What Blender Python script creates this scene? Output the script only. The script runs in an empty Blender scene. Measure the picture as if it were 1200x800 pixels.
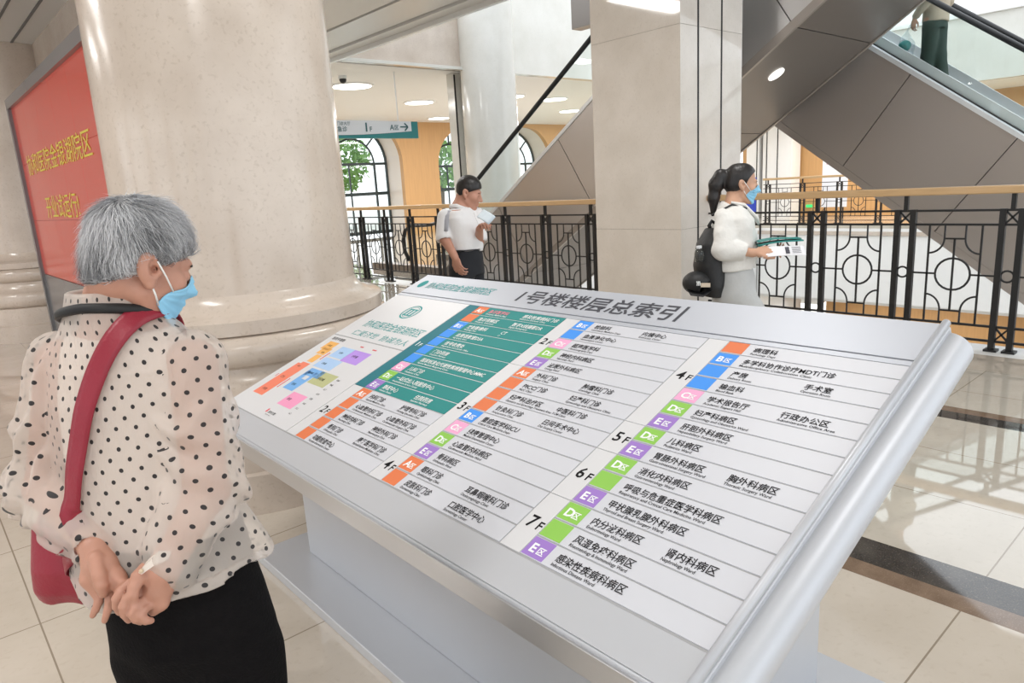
import bpy, math, random
import numpy as np
from mathutils import Matrix, Vector

SC = bpy.context.scene
COL = SC.collection
rng = np.random.default_rng(7)
random.seed(7)

# ------------------------------------------------------------------ camera
YAW, PIT, ROL, FPX = math.radians(49.046), math.radians(12.579), math.radians(3.383), 814.735
CAM = np.array([0.0, 0.0, 1.53])
_f = np.array([math.cos(YAW)*math.cos(PIT), math.sin(YAW)*math.cos(PIT), -math.sin(PIT)])
_r = np.array([math.sin(YAW), -math.cos(YAW), 0.0])
_d = np.cross(_f, _r)
RT = math.cos(ROL)*_r + math.sin(ROL)*_d
DN = -math.sin(ROL)*_r + math.cos(ROL)*_d
FW = _f
cam_data = bpy.data.cameras.new('camera')
cam_data.sensor_width = 36.0
cam_data.lens = 36.0*FPX/1200.0
cam_data.clip_start, cam_data.clip_end = 0.05, 300
cam = bpy.data.objects.new('camera', cam_data)
COL.objects.link(cam)
mw = Matrix.Identity(4)
for i in range(3):
    mw[i][0], mw[i][1], mw[i][2], mw[i][3] = RT[i], -DN[i], -FW[i], CAM[i]
cam.matrix_world = mw
SC.camera = cam

# ------------------------------------------------------------------ world, lights, exposure
SC.view_settings.view_transform = 'Standard'
SC.view_settings.look = 'None'
SC.view_settings.gamma = 1.0
SC.view_settings.use_curve_mapping = False
SC.view_settings.exposure = 0.74
SC.cycles.use_denoising = True
SC.cycles.max_bounces = 8
SC.cycles.diffuse_bounces = 4
SC.cycles.glossy_bounces = 4
SC.cycles.transmission_bounces = 6
SC.cycles.transparent_max_bounces = 12
SC.cycles.caustics_reflective = False
SC.cycles.caustics_refractive = False
SC.cycles.sample_clamp_indirect = 4.0
world = bpy.data.worlds.new('overcast_sky')
SC.world = world
world.use_nodes = True
wn = world.node_tree.nodes
wn['Background'].inputs['Color'].default_value = (0.90, 0.95, 1.0, 1)
wn['Background'].inputs['Strength'].default_value = 1.25

def area(name, loc, size, power, color=(1, 0.985, 0.965), sy=None, rot=(0, 0, 0)):
    l = bpy.data.lights.new(name, 'AREA')
    l.energy = power
    l.color = color
    l.shape = 'RECTANGLE'
    l.size, l.size_y = size, sy or size
    o = bpy.data.objects.new(name, l)
    o.location = loc
    o.rotation_euler = rot
    COL.objects.link(o)
    return o
# area lights added under the ceilings to brighten the hall and rooms beyond
for (x, y, z, p) in ((-1.6, -1.4, 3.96, 34), (-1.6, 2.2, 3.96, 38), (3.2, -1.4, 3.96, 20), (3.2, 2.2, 3.96, 28), (3.2, 6.6, 3.96, 38), (4.4, 10.4, 3.96, 38), (-1.7, 6.6, 3.49, 36), (-2.4, 9.4, 3.49, 36), (-3.6, 7.6, 3.49, 26)):
    area('hall_fill_light', (x, y, z), 1.5, p, sy=0.5)
for (x, y) in ((6.0, 16.5), (11.5, 18.5), (17.0, 16.5), (21.5, 18.5)):
    area('rear_fill_light', (x, y, 3.9), 2.4, 150, sy=1.4)
for (x, y) in ((21.2, 2.0), (21.2, 8.5)):
    area('far_fill_light', (x, y, 3.15), 1.6, 110, sy=4.0)
for (x, y) in ((15.0, 0.0), (15.0, 8.0)):
    area('lower_hall_fill_light', (20.9, y, -2.6), 1.6, 70, sy=5.0)

# ------------------------------------------------------------------ picture point helper (authoring aid)
FH = np.array([math.cos(YAW), math.sin(YAW), 0.0])
def V(x, y, hd):
    """point seen at photo pixel (x, y) on the upright plane hd metres ahead"""
    d = RT*((x-600)/FPX) + DN*((y-400)/FPX) + FW
    return CAM + d*(hd/float(d @ FH))

# ------------------------------------------------------------------ materials
MATS = {}
def _new(name):
    m = bpy.data.materials.new(name)
    m.use_nodes = True
    nt = m.node_tree
    return m, nt, nt.nodes['Principled BSDF']
def srgb(r, g, b):
    f = lambda c: (c/255/12.92) if c/255 <= 0.04045 else ((c/255+0.055)/1.055)**2.4
    return (f(r), f(g), f(b), 1)
def mat(name, col, rough=0.5, metal=0.0, var=0.0, scale=8.0, bump=0.0, bscale=60.0, coat=0.0, spec=0.5, stretch=None, emit=None, estr=0.0, alpha=1.0, sss=0.0):
    if name in MATS: return MATS[name]
    m, nt, p = _new(name)
    p.inputs['Base Color'].default_value = col
    p.inputs['Roughness'].default_value = rough
    p.inputs['Metallic'].default_value = metal
    p.inputs['Specular IOR Level'].default_value = spec
    p.inputs['Coat Weight'].default_value = coat
    p.inputs['Coat Roughness'].default_value = 0.05
    if sss:
        p.inputs['Subsurface Weight'].default_value = sss
        p.inputs['Subsurface Radius'].default_value = (0.012, 0.005, 0.003)
        p.inputs['Subsurface Scale'].default_value = 1.0
    if alpha < 1: p.inputs['Alpha'].default_value = alpha
    if emit:
        p.inputs['Emission Color'].default_value = emit
        p.inputs['Emission Strength'].default_value = estr
    tc = nt.nodes.new('ShaderNodeTexCoord')
    src = tc.outputs['Object']
    if stretch:
        mp = nt.nodes.new('ShaderNodeMapping')
        mp.inputs['Scale'].default_value = stretch
        nt.links.new(src, mp.inputs['Vector'])
        src = mp.outputs['Vector']
    if var:
        n = nt.nodes.new('ShaderNodeTexNoise')
        n.inputs['Scale'].default_value = scale
        n.inputs['Detail'].default_value = 6
        nt.links.new(src, n.inputs['Vector'])
        mx = nt.nodes.new('ShaderNodeMix')
        mx.data_type = 'RGBA'
        mx.inputs['A'].default_value = tuple(max(0, c*(1-var)) for c in col[:3])+(1,)
        mx.inputs['B'].default_value = tuple(min(1, c*(1+var)) for c in col[:3])+(1,)
        nt.links.new(n.outputs['Fac'], mx.inputs['Factor'])
        nt.links.new(mx.outputs['Result'], p.inputs['Base Color'])
    if bump:
        n2 = nt.nodes.new('ShaderNodeTexNoise')
        n2.inputs['Scale'].default_value = bscale
        n2.inputs['Detail'].default_value = 4
        nt.links.new(src, n2.inputs['Vector'])
        b = nt.nodes.new('ShaderNodeBump')
        b.inputs['Strength'].default_value = bump
        b.inputs['Distance'].default_value = 0.01
        nt.links.new(n2.outputs['Fac'], b.inputs['Height'])
        nt.links.new(b.outputs['Normal'], p.inputs['Normal'])
    MATS[name] = m
    return m

def stone(name, base, light, fleck, rough=0.12, scale=3.0, fl=0.5, grout=None, gcol=(0.30, 0.25, 0.19, 1), coat=0.0):
    """polished stone: cloudy base, paler flakes, small dark flecks; grout = (x0, px, y0, py, width)"""
    if name in MATS: return MATS[name]
    m, nt, p = _new(name)
    L = nt.links.new
    tc = nt.nodes.new('ShaderNodeTexCoord')
    n1 = nt.nodes.new('ShaderNodeTexNoise'); n1.inputs['Scale'].default_value = scale; n1.inputs['Detail'].default_value = 8; n1.inputs['Roughness'].default_value = 0.6
    L(tc.outputs['Object'], n1.inputs['Vector'])
    r1 = nt.nodes.new('ShaderNodeValToRGB')
    r1.color_ramp.elements[0].position = 0.32; r1.color_ramp.elements[0].color = base
    r1.color_ramp.elements[1].position = 0.68; r1.color_ramp.elements[1].color = light
    L(n1.outputs['Fac'], r1.inputs['Fac'])
    n2 = nt.nodes.new('ShaderNodeTexNoise'); n2.inputs['Scale'].default_value = scale*22; n2.inputs['Detail'].default_value = 5; n2.inputs['Distortion'].default_value = 0.35
    L(tc.outputs['Object'], n2.inputs['Vector'])
    r2 = nt.nodes.new('ShaderNodeValToRGB')
    r2.color_ramp.elements[0].position = 0.56; r2.color_ramp.elements[0].color = (0, 0, 0, 1)
    r2.color_ramp.elements[1].position = 0.72; r2.color_ramp.elements[1].color = (fl, fl, fl, 1)
    L(n2.outputs['Fac'], r2.inputs['Fac'])
    mx = nt.nodes.new('ShaderNodeMix'); mx.data_type = 'RGBA'
    L(r2.outputs['Color'], mx.inputs['Factor']); L(r1.outputs['Color'], mx.inputs['A']); mx.inputs['B'].default_value = fleck
    out = mx.outputs['Result']
    if grout:
        x0, pxs, y0, pys, w = grout
        sp = nt.nodes.new('ShaderNodeSeparateXYZ'); L(tc.outputs['Object'], sp.inputs['Vector'])
        def line(sock, o, per):
            def mth(op, a, b=None):
                q = nt.nodes.new('ShaderNodeMath'); q.operation = op
                if hasattr(a, 'default_value') or not isinstance(a, (int, float)): L(a, q.inputs[0])
                else: q.inputs[0].default_value = a
                if b is not None: q.inputs[1].default_value = b
                return q.outputs[0]
            v = mth('SUBTRACT', sock, o); v = mth('DIVIDE', v, per); v = mth('FRACT', v)
            v = mth('SUBTRACT', v, 0.5); v = mth('ABSOLUTE', v)
            return mth('GREATER_THAN', v, 0.5-w/per/2)
        a = line(sp.outputs['X'], x0, pxs); b = line(sp.outputs['Y'], y0, pys)
        mxm = nt.nodes.new('ShaderNodeMath'); mxm.operation = 'MAXIMUM'; L(a, mxm.inputs[0]); L(b, mxm.inputs[1])
        m2 = nt.nodes.new('ShaderNodeMix'); m2.data_type = 'RGBA'
        L(mxm.outputs[0], m2.inputs['Factor']); L(out, m2.inputs['A']); m2.inputs['B'].default_value = gcol
        out = m2.outputs['Result']
    L(out, p.inputs['Base Color'])
    p.inputs['Roughness'].default_value = rough
    p.inputs['Coat Weight'].default_value = coat
    p.inputs['Coat Roughness'].default_value = 0.03
    MATS[name] = m
    return m

def glass(name, tint, transp=0.85, rough=0.02):
    """thin architectural glass: mostly clear with a mirror share that grows at grazing angles"""
    if name in MATS: return MATS[name]
    m = bpy.data.materials.new(name); m.use_nodes = True
    nt = m.node_tree; nt.nodes.clear(); L = nt.links.new
    o = nt.nodes.new('ShaderNodeOutputMaterial')
    t = nt.nodes.new('ShaderNodeBsdfTransparent'); t.inputs['Color'].default_value = tint
    g = nt.nodes.new('ShaderNodeBsdfGlossy'); g.inputs['Roughness'].default_value = rough; g.inputs['Color'].default_value = (0.95, 1, 0.98, 1)
    fr = nt.nodes.new('ShaderNodeFresnel'); fr.inputs['IOR'].default_value = 1.5
    mx = nt.nodes.new('ShaderNodeMixShader')
    ge = nt.nodes.new('ShaderNodeNewGeometry')
    ma = nt.nodes.new('ShaderNodeMath'); ma.operation = 'SUBTRACT'; ma.inputs[0].default_value = 1.0; L(ge.outputs['Backfacing'], ma.inputs[1])
    mm = nt.nodes.new('ShaderNodeMath'); mm.operation = 'MULTIPLY'; L(fr.outputs['Fac'], mm.inputs[0]); L(ma.outputs[0], mm.inputs[1])
    L(mm.outputs[0], mx.inputs['Fac']); L(t.outputs['BSDF'], mx.inputs[1]); L(g.outputs['BSDF'], mx.inputs[2])
    L(mx.outputs['Shader'], o.inputs['Surface'])
    MATS[name] = m
    return m

WHITE = mat('white_paint', (0.84, 0.84, 0.83, 1), 0.45, var=0.02)
CEIL = mat('ceiling_white', (0.78, 0.78, 0.77, 1), 0.55)
CEILP = mat('ceiling_metal_panel', (0.70, 0.71, 0.71, 1), 0.28, var=0.01)
SLOT = mat('ceiling_slot_grey', (0.16, 0.165, 0.17, 1), 0.5)
CREAM = stone('cream_marble', (0.535, 0.455, 0.385, 1), (0.645, 0.565, 0.49, 1), (0.40, 0.325, 0.255, 1), rough=0.20, scale=2.2, fl=0.42, coat=0.12)
GREYM = stone('grey_beige_marble', (0.64, 0.59, 0.53, 1), (0.735, 0.685, 0.63, 1), (0.52, 0.465, 0.405, 1), rough=0.07, scale=2.0, fl=0.28, coat=0.4)
PALEM = stone('pale_marble', (0.66, 0.65, 0.60, 1), (0.74, 0.73, 0.69, 1), (0.58, 0.56, 0.51, 1), rough=0.15, scale=1.5, fl=0.25)
TILE = stone('beige_floor_tile', (0.55, 0.485, 0.405, 1), (0.645, 0.58, 0.50, 1), (0.48, 0.405, 0.32, 1), rough=0.035, scale=1.7, fl=0.3, grout=(0.155, 0.8, 0.63, 0.8, 0.006), coat=0.5)
TILE2 = stone('beige_floor_tile_beyond', (0.50, 0.455, 0.385, 1), (0.595, 0.55, 0.475, 1), (0.43, 0.375, 0.30, 1), rough=0.03, scale=1.7, fl=0.3, grout=(3.43, 0.6, 0.63, 0.8, 0.006), coat=0.5)
TILE3 = stone('warm_border_tile', (0.47, 0.41, 0.34, 1), (0.55, 0.49, 0.41, 1), (0.38, 0.32, 0.25, 1), rough=0.04, scale=2.2, fl=0.4, coat=0.4)
DARKS = stone('dark_emperador_stone', (0.030, 0.026, 0.024, 1), (0.075, 0.066, 0.058, 1), (0.20, 0.17, 0.14, 1), rough=0.06, scale=6.0, fl=0.55, coat=0.3)
BROWNS = stone('brown_emperador_stone', (0.16, 0.105, 0.07, 1), (0.26, 0.18, 0.125, 1), (0.42, 0.33, 0.25, 1), rough=0.07, scale=9.0, fl=0.5, coat=0.3)
WOOD = mat('oak_veneer_wall', (0.52, 0.30, 0.125, 1), 0.45, var=0.16, scale=3.0, stretch=(6, 6, 0.35))
RAILWOOD = mat('oak_handrail', (0.58, 0.385, 0.20, 1), 0.38, var=0.16, scale=7.0, stretch=(8, 0.7, 8), coat=0.2)
IRON = mat('black_wrought_iron', (0.012, 0.012, 0.013, 1), 0.42, bump=0.05)
SILVER = mat('silver_painted_metal', (0.545, 0.565, 0.605, 1), 0.38, metal=0.25, var=0.01)
BRUSH = mat('brushed_silver_metal', (0.56, 0.56, 0.57, 1), 0.3, metal=0.75, var=0.02, scale=4, stretch=(1, 60, 60))
STEEL = mat('stainless_steel', (0.80, 0.83, 0.85, 1), 0.36, metal=0.45, var=0.03, scale=3)
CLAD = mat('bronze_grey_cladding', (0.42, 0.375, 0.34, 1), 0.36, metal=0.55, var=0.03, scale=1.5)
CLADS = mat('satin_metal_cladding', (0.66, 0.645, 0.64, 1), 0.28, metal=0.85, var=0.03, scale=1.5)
CLADD = mat('cladding_shade_underside', (0.24, 0.215, 0.195, 1), 0.36, metal=0.55, var=0.03, scale=1.5)  # copy of the bronze cladding with the underside's shade put into the colour
RUBBER = mat('black_rubber', (0.010, 0.010, 0.011, 1), 0.38)
GLASS = glass('pale_green_glass', (0.965, 0.99, 0.982, 1))
WGLASS = glass('window_glass', (0.97, 0.99, 0.98, 1))
LAMP = mat('lamp_diffuser', (0.9, 0.9, 0.88, 1), 0.5, emit=(1, 0.98, 0.94, 1), estr=3.2)
GREYP = mat('grey_panel', (0.17, 0.172, 0.178, 1), 0.25)

# ------------------------------------------------------------------ mesh collection
class MB:
    def __init__(s): s.v = []; s.f = []; s.mi = []; s.cur = 0; s.uv = None
    def add(s, verts, faces):
        k = len(s.v)
        s.v += [tuple(map(float, p)) for p in verts]
        s.f += [tuple(i+k for i in f) for f in faces]
        s.mi += [s.cur]*len(faces)
        return s
    def box(s, a, b):
        x0, y0, z0 = a; x1, y1, z1 = b
        vs = [(x0,y0,z0),(x1,y0,z0),(x1,y1,z0),(x0,y1,z0),(x0,y0,z1),(x1,y0,z1),(x1,y1,z1),(x0,y1,z1)]
        return s.add(vs, [(3,2,1,0),(4,5,6,7),(0,1,5,4),(1,2,6,5),(2,3,7,6),(3,0,4,7)])
    def frame_box(s, O, ux, uy, uz, a, b):
        O, ux, uy, uz = map(np.array, (O, ux, uy, uz))
        t = MB().box(a, b)
        vs = [O+ux*p[0]+uy*p[1]+uz*p[2] for p in t.v]
        fl = float(np.dot(np.cross(ux, uy), uz)) < 0
        return s.add(vs, [tuple(reversed(f)) for f in t.f] if fl else t.f)
    def prism(s, poly, fn0, fn1):
        """poly: list of 2D points, fn0/fn1: 2D -> 3D end caps"""
        n = len(poly)
        A = [fn0(p) for p in poly]; B = [fn1(p) for p in poly]
        fs = [tuple(range(n-1, -1, -1)), tuple(range(n, 2*n))]
        for i in range(n):
            j = (i+1) % n
            fs.append((i, j, n+j, n+i))
        return s.add(A+B, fs)
    def tube(s, pts, r, n=8, closed=False, flat=None):
        pts = [np.array(p, float) for p in pts]
        m = len(pts)
        rs = r if hasattr(r, '__len__') else [r]*m
        T = []
        for i in range(m):
            a = pts[i-1] if (i > 0 or closed) else pts[i]
            b = pts[(i+1) % m] if (i < m-1 or closed) else pts[i]
            t = b-a; T.append(t/(np.linalg.norm(t)+1e-12))
        up = np.array([0, 0, 1.0]) if abs(T[0][2]) < 0.9 else np.array([1.0, 0, 0])
        u = np.cross(T[0], up); u /= np.linalg.norm(u)
        vs = []
        for i in range(m):
            u = u - T[i]*np.dot(u, T[i]); u /= (np.linalg.norm(u)+1e-12)
            w = np.cross(T[i], u)
            for k in range(n):
                an = 2*math.pi*k/n + (math.pi/4 if n == 4 else 0)
                vs.append(pts[i] + rs[i]*(math.cos(an)*u + (flat or 1)*math.sin(an)*w))
        fs = []
        for i in range(m if closed else m-1):
            for k in range(n):
                a, b = i*n+k, i*n+(k+1) % n
                c, d = ((i+1) % m)*n+(k+1) % n, ((i+1) % m)*n+k
                fs.append((a, b, c, d))
        if not closed:
            fs.append(tuple(range(n-1, -1, -1))); fs.append(tuple((m-1)*n+k for k in range(n)))
        return s.add(vs, fs)
    def bar(s, a, b, w, h=None):
        """square bar from a to b"""
        a, b = np.array(a, float), np.array(b, float)
        t = b-a; l = np.linalg.norm(t); t /= l
        up = np.array([0, 0, 1.0]) if abs(t[2]) < 0.9 else np.array([1.0, 0, 0])
        u = np.cross(up, t); u /= np.linalg.norm(u); q = np.cross(t, u)
        h = h or w
        return s.frame_box(a, t, u, q, (0, -w/2, -h/2), (l, w/2, h/2))
    def lathe(s, prof, c, n=64):
        """prof: (r, z) from top to bottom"""
        vs = []
        for r, z in prof:
            for k in range(n):
                an = 2*math.pi*k/n
                vs.append((c[0]+r*math.cos(an), c[1]+r*math.sin(an), z))
        fs = []
        for i in range(len(prof)-1):
            for k in range(n):
                fs.append((i*n+k, (i+1)*n+k, (i+1)*n+(k+1) % n, i*n+(k+1) % n))
        fs.append(tuple(range(n))); fs.append(tuple((len(prof)-1)*n+k for k in range(n-1, -1, -1)))
        return s.add(vs, fs)
    def ball(s, c, r, n=12, m=8):
        rx, ry, rz = r if hasattr(r, '__len__') else (r, r, r)
        vs = [(c[0], c[1], c[2]+rz)]
        for i in range(1, m):
            t = math.pi*i/m
            for k in range(n):
                a = 2*math.pi*k/n
                vs.append((c[0]+rx*math.sin(t)*math.cos(a), c[1]+ry*math.sin(t)*math.sin(a), c[2]+rz*math.cos(t)))
        vs.append((c[0], c[1], c[2]-rz))
        fs = [(0, 1+k, 1+(k+1) % n) for k in range(n)]
        for i in range(m-2):
            for k in range(n):
                a, b = 1+i*n+k, 1+i*n+(k+1) % n
                fs.append((a, a+n, b+n, b))
        e = len(vs)-1
        fs += [(e, 1+(m-2)*n+(k+1) % n, 1+(m-2)*n+k) for k in range(n)]
        return s.add(vs, fs)
    def build(s, name, m, parent=None, smooth=False, bevel=0.0, seg=2):
        me = bpy.data.meshes.new(name)
        org = np.array(root_of(parent).location) if parent is not None else np.zeros(3)
        me.from_pydata([tuple(np.array(p)-org) for p in s.v], [], s.f)
        ms = m if isinstance(m, (list, tuple)) else [m]
        for q in ms: me.materials.append(q)
        if len(ms) > 1: me.polygons.foreach_set('material_index', s.mi)
        if smooth: me.polygons.foreach_set('use_smooth', [True]*len(me.polygons))
        o = bpy.data.objects.new(name, me)
        COL.objects.link(o)
        if parent is not None: o.parent = parent
        if bevel:
            b = o.modifiers.new('bevel', 'BEVEL'); b.width = bevel; b.segments = seg; b.limit_method = 'ANGLE'; b.angle_limit = math.radians(35)
            if smooth is not None: me.polygons.foreach_set('use_smooth', [True]*len(me.polygons)); b.harden_normals = True
        elif smooth == 'auto':
            pass
        return o
def root_of(o):
    while o.parent is not None: o = o.parent
    return o
def thing(name, label, cat, loc=(0, 0, 0), group=None):
    o = bpy.data.objects.new(name, None)
    COL.objects.link(o)
    o.location = loc
    o.empty_display_size = 0.1
    o['label'] = label; o['category'] = cat
    if group: o['group'] = group
    return o
def tag(o, label, cat, group=None):
    o['label'] = label; o['category'] = cat
    if group: o['group'] = group
    return o
def structure(o):
    o['kind'] = 'structure'
    return o
def autosmooth(o, ang=35):
    """smooth shading with sharp creases"""
    me = o.data
    me.polygons.foreach_set('use_smooth', [True]*len(me.polygons))
    try: me.set_sharp_from_angle(angle=math.radians(ang))
    except Exception: pass
    return o
def copy_tree(o, off, parent=None, first=True):
    c = o.copy()
    COL.objects.link(c)
    if parent is not None: c.parent = parent
    if first: c.location = tuple(np.array(o.location)+np.array(off))
    for ch in list(o.children): copy_tree(ch, off, c, False)
    return c

# ------------------------------------------------------------------ lettering
_tcache = {}
def glyphs(body, bold=0.0):
    k = (body, bold)
    if k in _tcache: return _tcache[k]
    c = bpy.data.curves.new('lettering', 'FONT')
    c.body = body; c.size = 1; c.offset = bold; c.resolution_u = 2
    o = bpy.data.objects.new('lettering', c)
    COL.objects.link(o)
    dg = bpy.context.evaluated_depsgraph_get()
    me = bpy.data.meshes.new_from_object(o.evaluated_get(dg))
    vs = np.array([v.co[:] for v in me.vertices]); fs = [tuple(p.vertices) for p in me.polygons]
    bpy.data.objects.remove(o); bpy.data.meshes.remove(me); bpy.data.curves.remove(c)
    if len(vs) == 0: vs = np.zeros((0, 3))
    _tcache[k] = (vs, fs)
    return vs, fs
def write(mb, body, O, ux, uy, size, width=None, align='L', bold=0.0, shear=0.0):
    """flat lettering: O = left end of the base line, ux/uy = reading and up directions; width squeezes the line"""
    vs, fs = glyphs(body, bold)
    if not len(vs): return
    O, ux, uy = np.array(O, float), np.array(ux, float), np.array(uy, float)
    w0 = vs[:, 0].max()
    sx = (width/w0) if width else size
    off = 0 if align == 'L' else (-w0*sx/2 if align == 'C' else -w0*sx)
    P = O + np.outer(vs[:, 0]*sx+off+shear*vs[:, 1]*size, ux) + np.outer(vs[:, 1]*size, uy)
    mb.add(P, fs)
# ================================================================== the setting
def slab(name, a, b, m): return structure(MB().box(a, b).build(name, m))
# hall floor: tiles, dark stone bands, warm border
slab('floor', (-9, -8, -0.12), (2.535, 10.9, 0), TILE)
slab('trim_1', (2.535, -8, -0.12), (2.640, 10.9, 0), BROWNS)
slab('trim_2', (2.640, -8, -0.12), (2.832, 10.9, 0), DARKS)
slab('floor', (2.832, -8, -0.12), (4.60, 10.9, 0), TILE2)
slab('trim_3', (4.60, -8, -0.12), (4.745, 10.9, 0), DARKS)
slab('trim_4', (4.745, -8, -0.12), (4.845, 10.9, 0), BROWNS)
slab('floor', (4.845, -8, -0.12), (5.85, 10.9, 0), TILE2)
slab('trim_5', (5.85, -8, -0.12), (6.34, 10.9, 0), TILE3)
slab('trim_6', (6.34, -8, -0.12), (6.72, 10.9, 0), WHITE)
slab('floor', (-9, 10.9, -0.12), (30, 26, 0), TILE2)
slab('trim_7', (6.62, -8, -0.9), (6.72, 10.9, -0.12), WHITE)
slab('trim_8', (6.72, 10.9, -0.9), (19.5, 11.0, -0.12), WHITE)
# hall ceiling with slots along its edge over the void
slab('ceiling', (-9, -8, 4.0), (5.55, 12.3, 4.12), CEIL)
slab('trim_9', (5.55, -8, 4.03), (5.62, 12.3, 4.12), SLOT)
slab('ceiling', (5.62, -8, 4.0), (6.30, 12.3, 4.12), CEILP)
slab('trim_10', (6.30, -8, 4.05), (6.34, 12.3, 4.12), SLOT)
slab('trim_11', (6.34, -8, 3.97), (6.56, 12.3, 4.12), CEILP)
slab('trim_12', (6.56, -8, 3.90), (6.62, 12.3, 4.25), STEEL)
slab('trim_13', (6.56, -8, 4.25), (6.62, 12.3, 5.3), WHITE)
for i, x in enumerate((1.03, 1.25, 1.49)):
    slab('trim_%d' % (14+i), (x, 5.4, 3.512), (x+0.025, 12.25, 3.5195), SLOT)
# wall above the lit display, far wall of the hall
slab('wall_left', (1.71, 5.3, 0), (1.90, 12.3, 4.0), CREAM)
slab('ceiling', (-4.5, 5.3, 3.52), (1.71, 12.3, 3.60), CEILP)
slab('trim_26', (-4.5, 5.2, 3.52), (1.9, 5.3, 4.0), CEIL)
slab('wall_far', (-9, 12.3, 0), (2.3, 12.5, 4.0), CREAM)
# storey edges round the void
slab('wall_beam', (6.62, 12.3, 4.0), (10.3, 12.55, 5.5), CREAM)
slab('trim_17', (6.62, 12.18, 3.97), (10.3, 12.31, 4.03), PALEM)
slab('wall_gallery_far', (10.3, 12.3, 4.0), (19.8, 12.5, 7.2), PALEM)
slab('ceiling', (-9, 12.5, 4.0), (30, 22.0, 4.12), CEIL)
slab('wall_gallery_right', (19.5, -9, 3.28), (19.7, 12.3, 4.72), PALEM)
slab('trim_18', (19.42, -9, 4.72), (19.75, 12.3, 4.80), WHITE)
slab('ceiling', (19.7, -9, 3.32), (24.5, 12.5, 3.40), CEIL)
slab('wall_upper_right', (24.4, -9, 3.4), (24.6, 12.5, 8.5), WHITE)
slab('wall_upper_far', (6.6, 24.0, 4.12), (24.6, 24.2, 9.0), WHITE)
# opposite gallery: floor, white storey band, lower hall
slab('floor', (19.5, -9, -0.12), (24.5, 10.9, 0), TILE2)
slab('wall_storey_band', (19.5, -9, -2.10), (19.66, 10.9, -0.12), WHITE)
slab('trim_19', (19.46, -9, -0.30), (19.5, 10.9, -0.20), CREAM)
slab('wall_right', (23.0, -9, -5.0), (23.2, 13.5, 3.32), WOOD)
slab('ceiling', (19.66, -9, -2.2), (23.0, 10.9, -2.1), CEIL)
slab('floor', (6.0, -9, -5.12), (23.2, 11.0, -5.0), TILE2)
slab('wall_lower_far', (6.0, 10.95, -5.0), (23.0, 11.1, -0.9), WHITE)
slab('wall_lower_near', (6.5, -9, -5.0), (6.6, 10.9, -0.9), WHITE)

# window wall behind the viewer (mirrored in the polished stone)
wb = MB()
WX = -8.8
for z0, z1 in ((0, 0.25), (3.35, 4.0)): wb.box((WX-0.15, -8, z0), (WX, 12.3, z1))
y = -8.0
while y < 12.3:
    wb.box((WX-0.15, y, 0.25), (WX, y+0.75, 3.35)); y += 4.06
structure(wb.build('wall_entrance', CREAM))
k = 1
y = -8.0
while y+0.75 < 12.0:
    fr = MB()
    a, b = y+0.75, min(y+4.06, 12.3)
    for z in (0.25, 2.35, 3.29): fr.box((WX-0.10, a, z), (WX-0.04, b, z+0.06))
    for i in range(4):
        yy = a+(b-a-0.06)*i/3
        fr.box((WX-0.10, yy, 0.25), (WX-0.04, yy+0.06, 3.35))
    o = structure(fr.build('window_%d' % k, WHITE)); k += 1
    y += 4.06

# arched windows in the wood wall at the far end
def arch(cx, r, spring, n=20):
    return [(cx+r*math.cos(math.pi*i/n), spring+r*math.sin(math.pi*i/n)) for i in range(n+1)]
WY, WD = 22.0, 1.15
wins = [(12.95, 1.42, 2.62), (17.32, 1.36, 2.45), (20.55, 1.42, 2.45)]
wall = MB()
xs_prev = -9.0
for cx, r, sp in wins:
    wall.box((xs_prev, WY, 0), (cx-r, WY+0.2, 4.0))
    a = arch(cx, r, sp)
    for i in range(len(a)-1):
        (x1, z1), (x0, z0) = a[i], a[i+1]
        wall.add([(x0, WY, z0), (x1, WY, z1), (x1, WY, 4.0), (x0, WY, 4.0), (x0, WY+0.2, z0), (x1, WY+0.2, z1), (x1, WY+0.2, 4.0), (x0, WY+0.2, 4.0)],
                 [(0, 1, 2, 3), (7, 6, 5, 4), (0, 4, 5, 1)])
    xs_prev = cx+r
wall.box((xs_prev, WY, 0), (30, WY+0.2, 4.0))
structure(wall.build('wall_back', WOOD))
REVEAL = mat('pale_reveal', (0.72, 0.66, 0.60, 1), 0.4)
DKFR = mat('dark_window_frame', (0.018, 0.032, 0.034, 1), 0.35)
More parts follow.
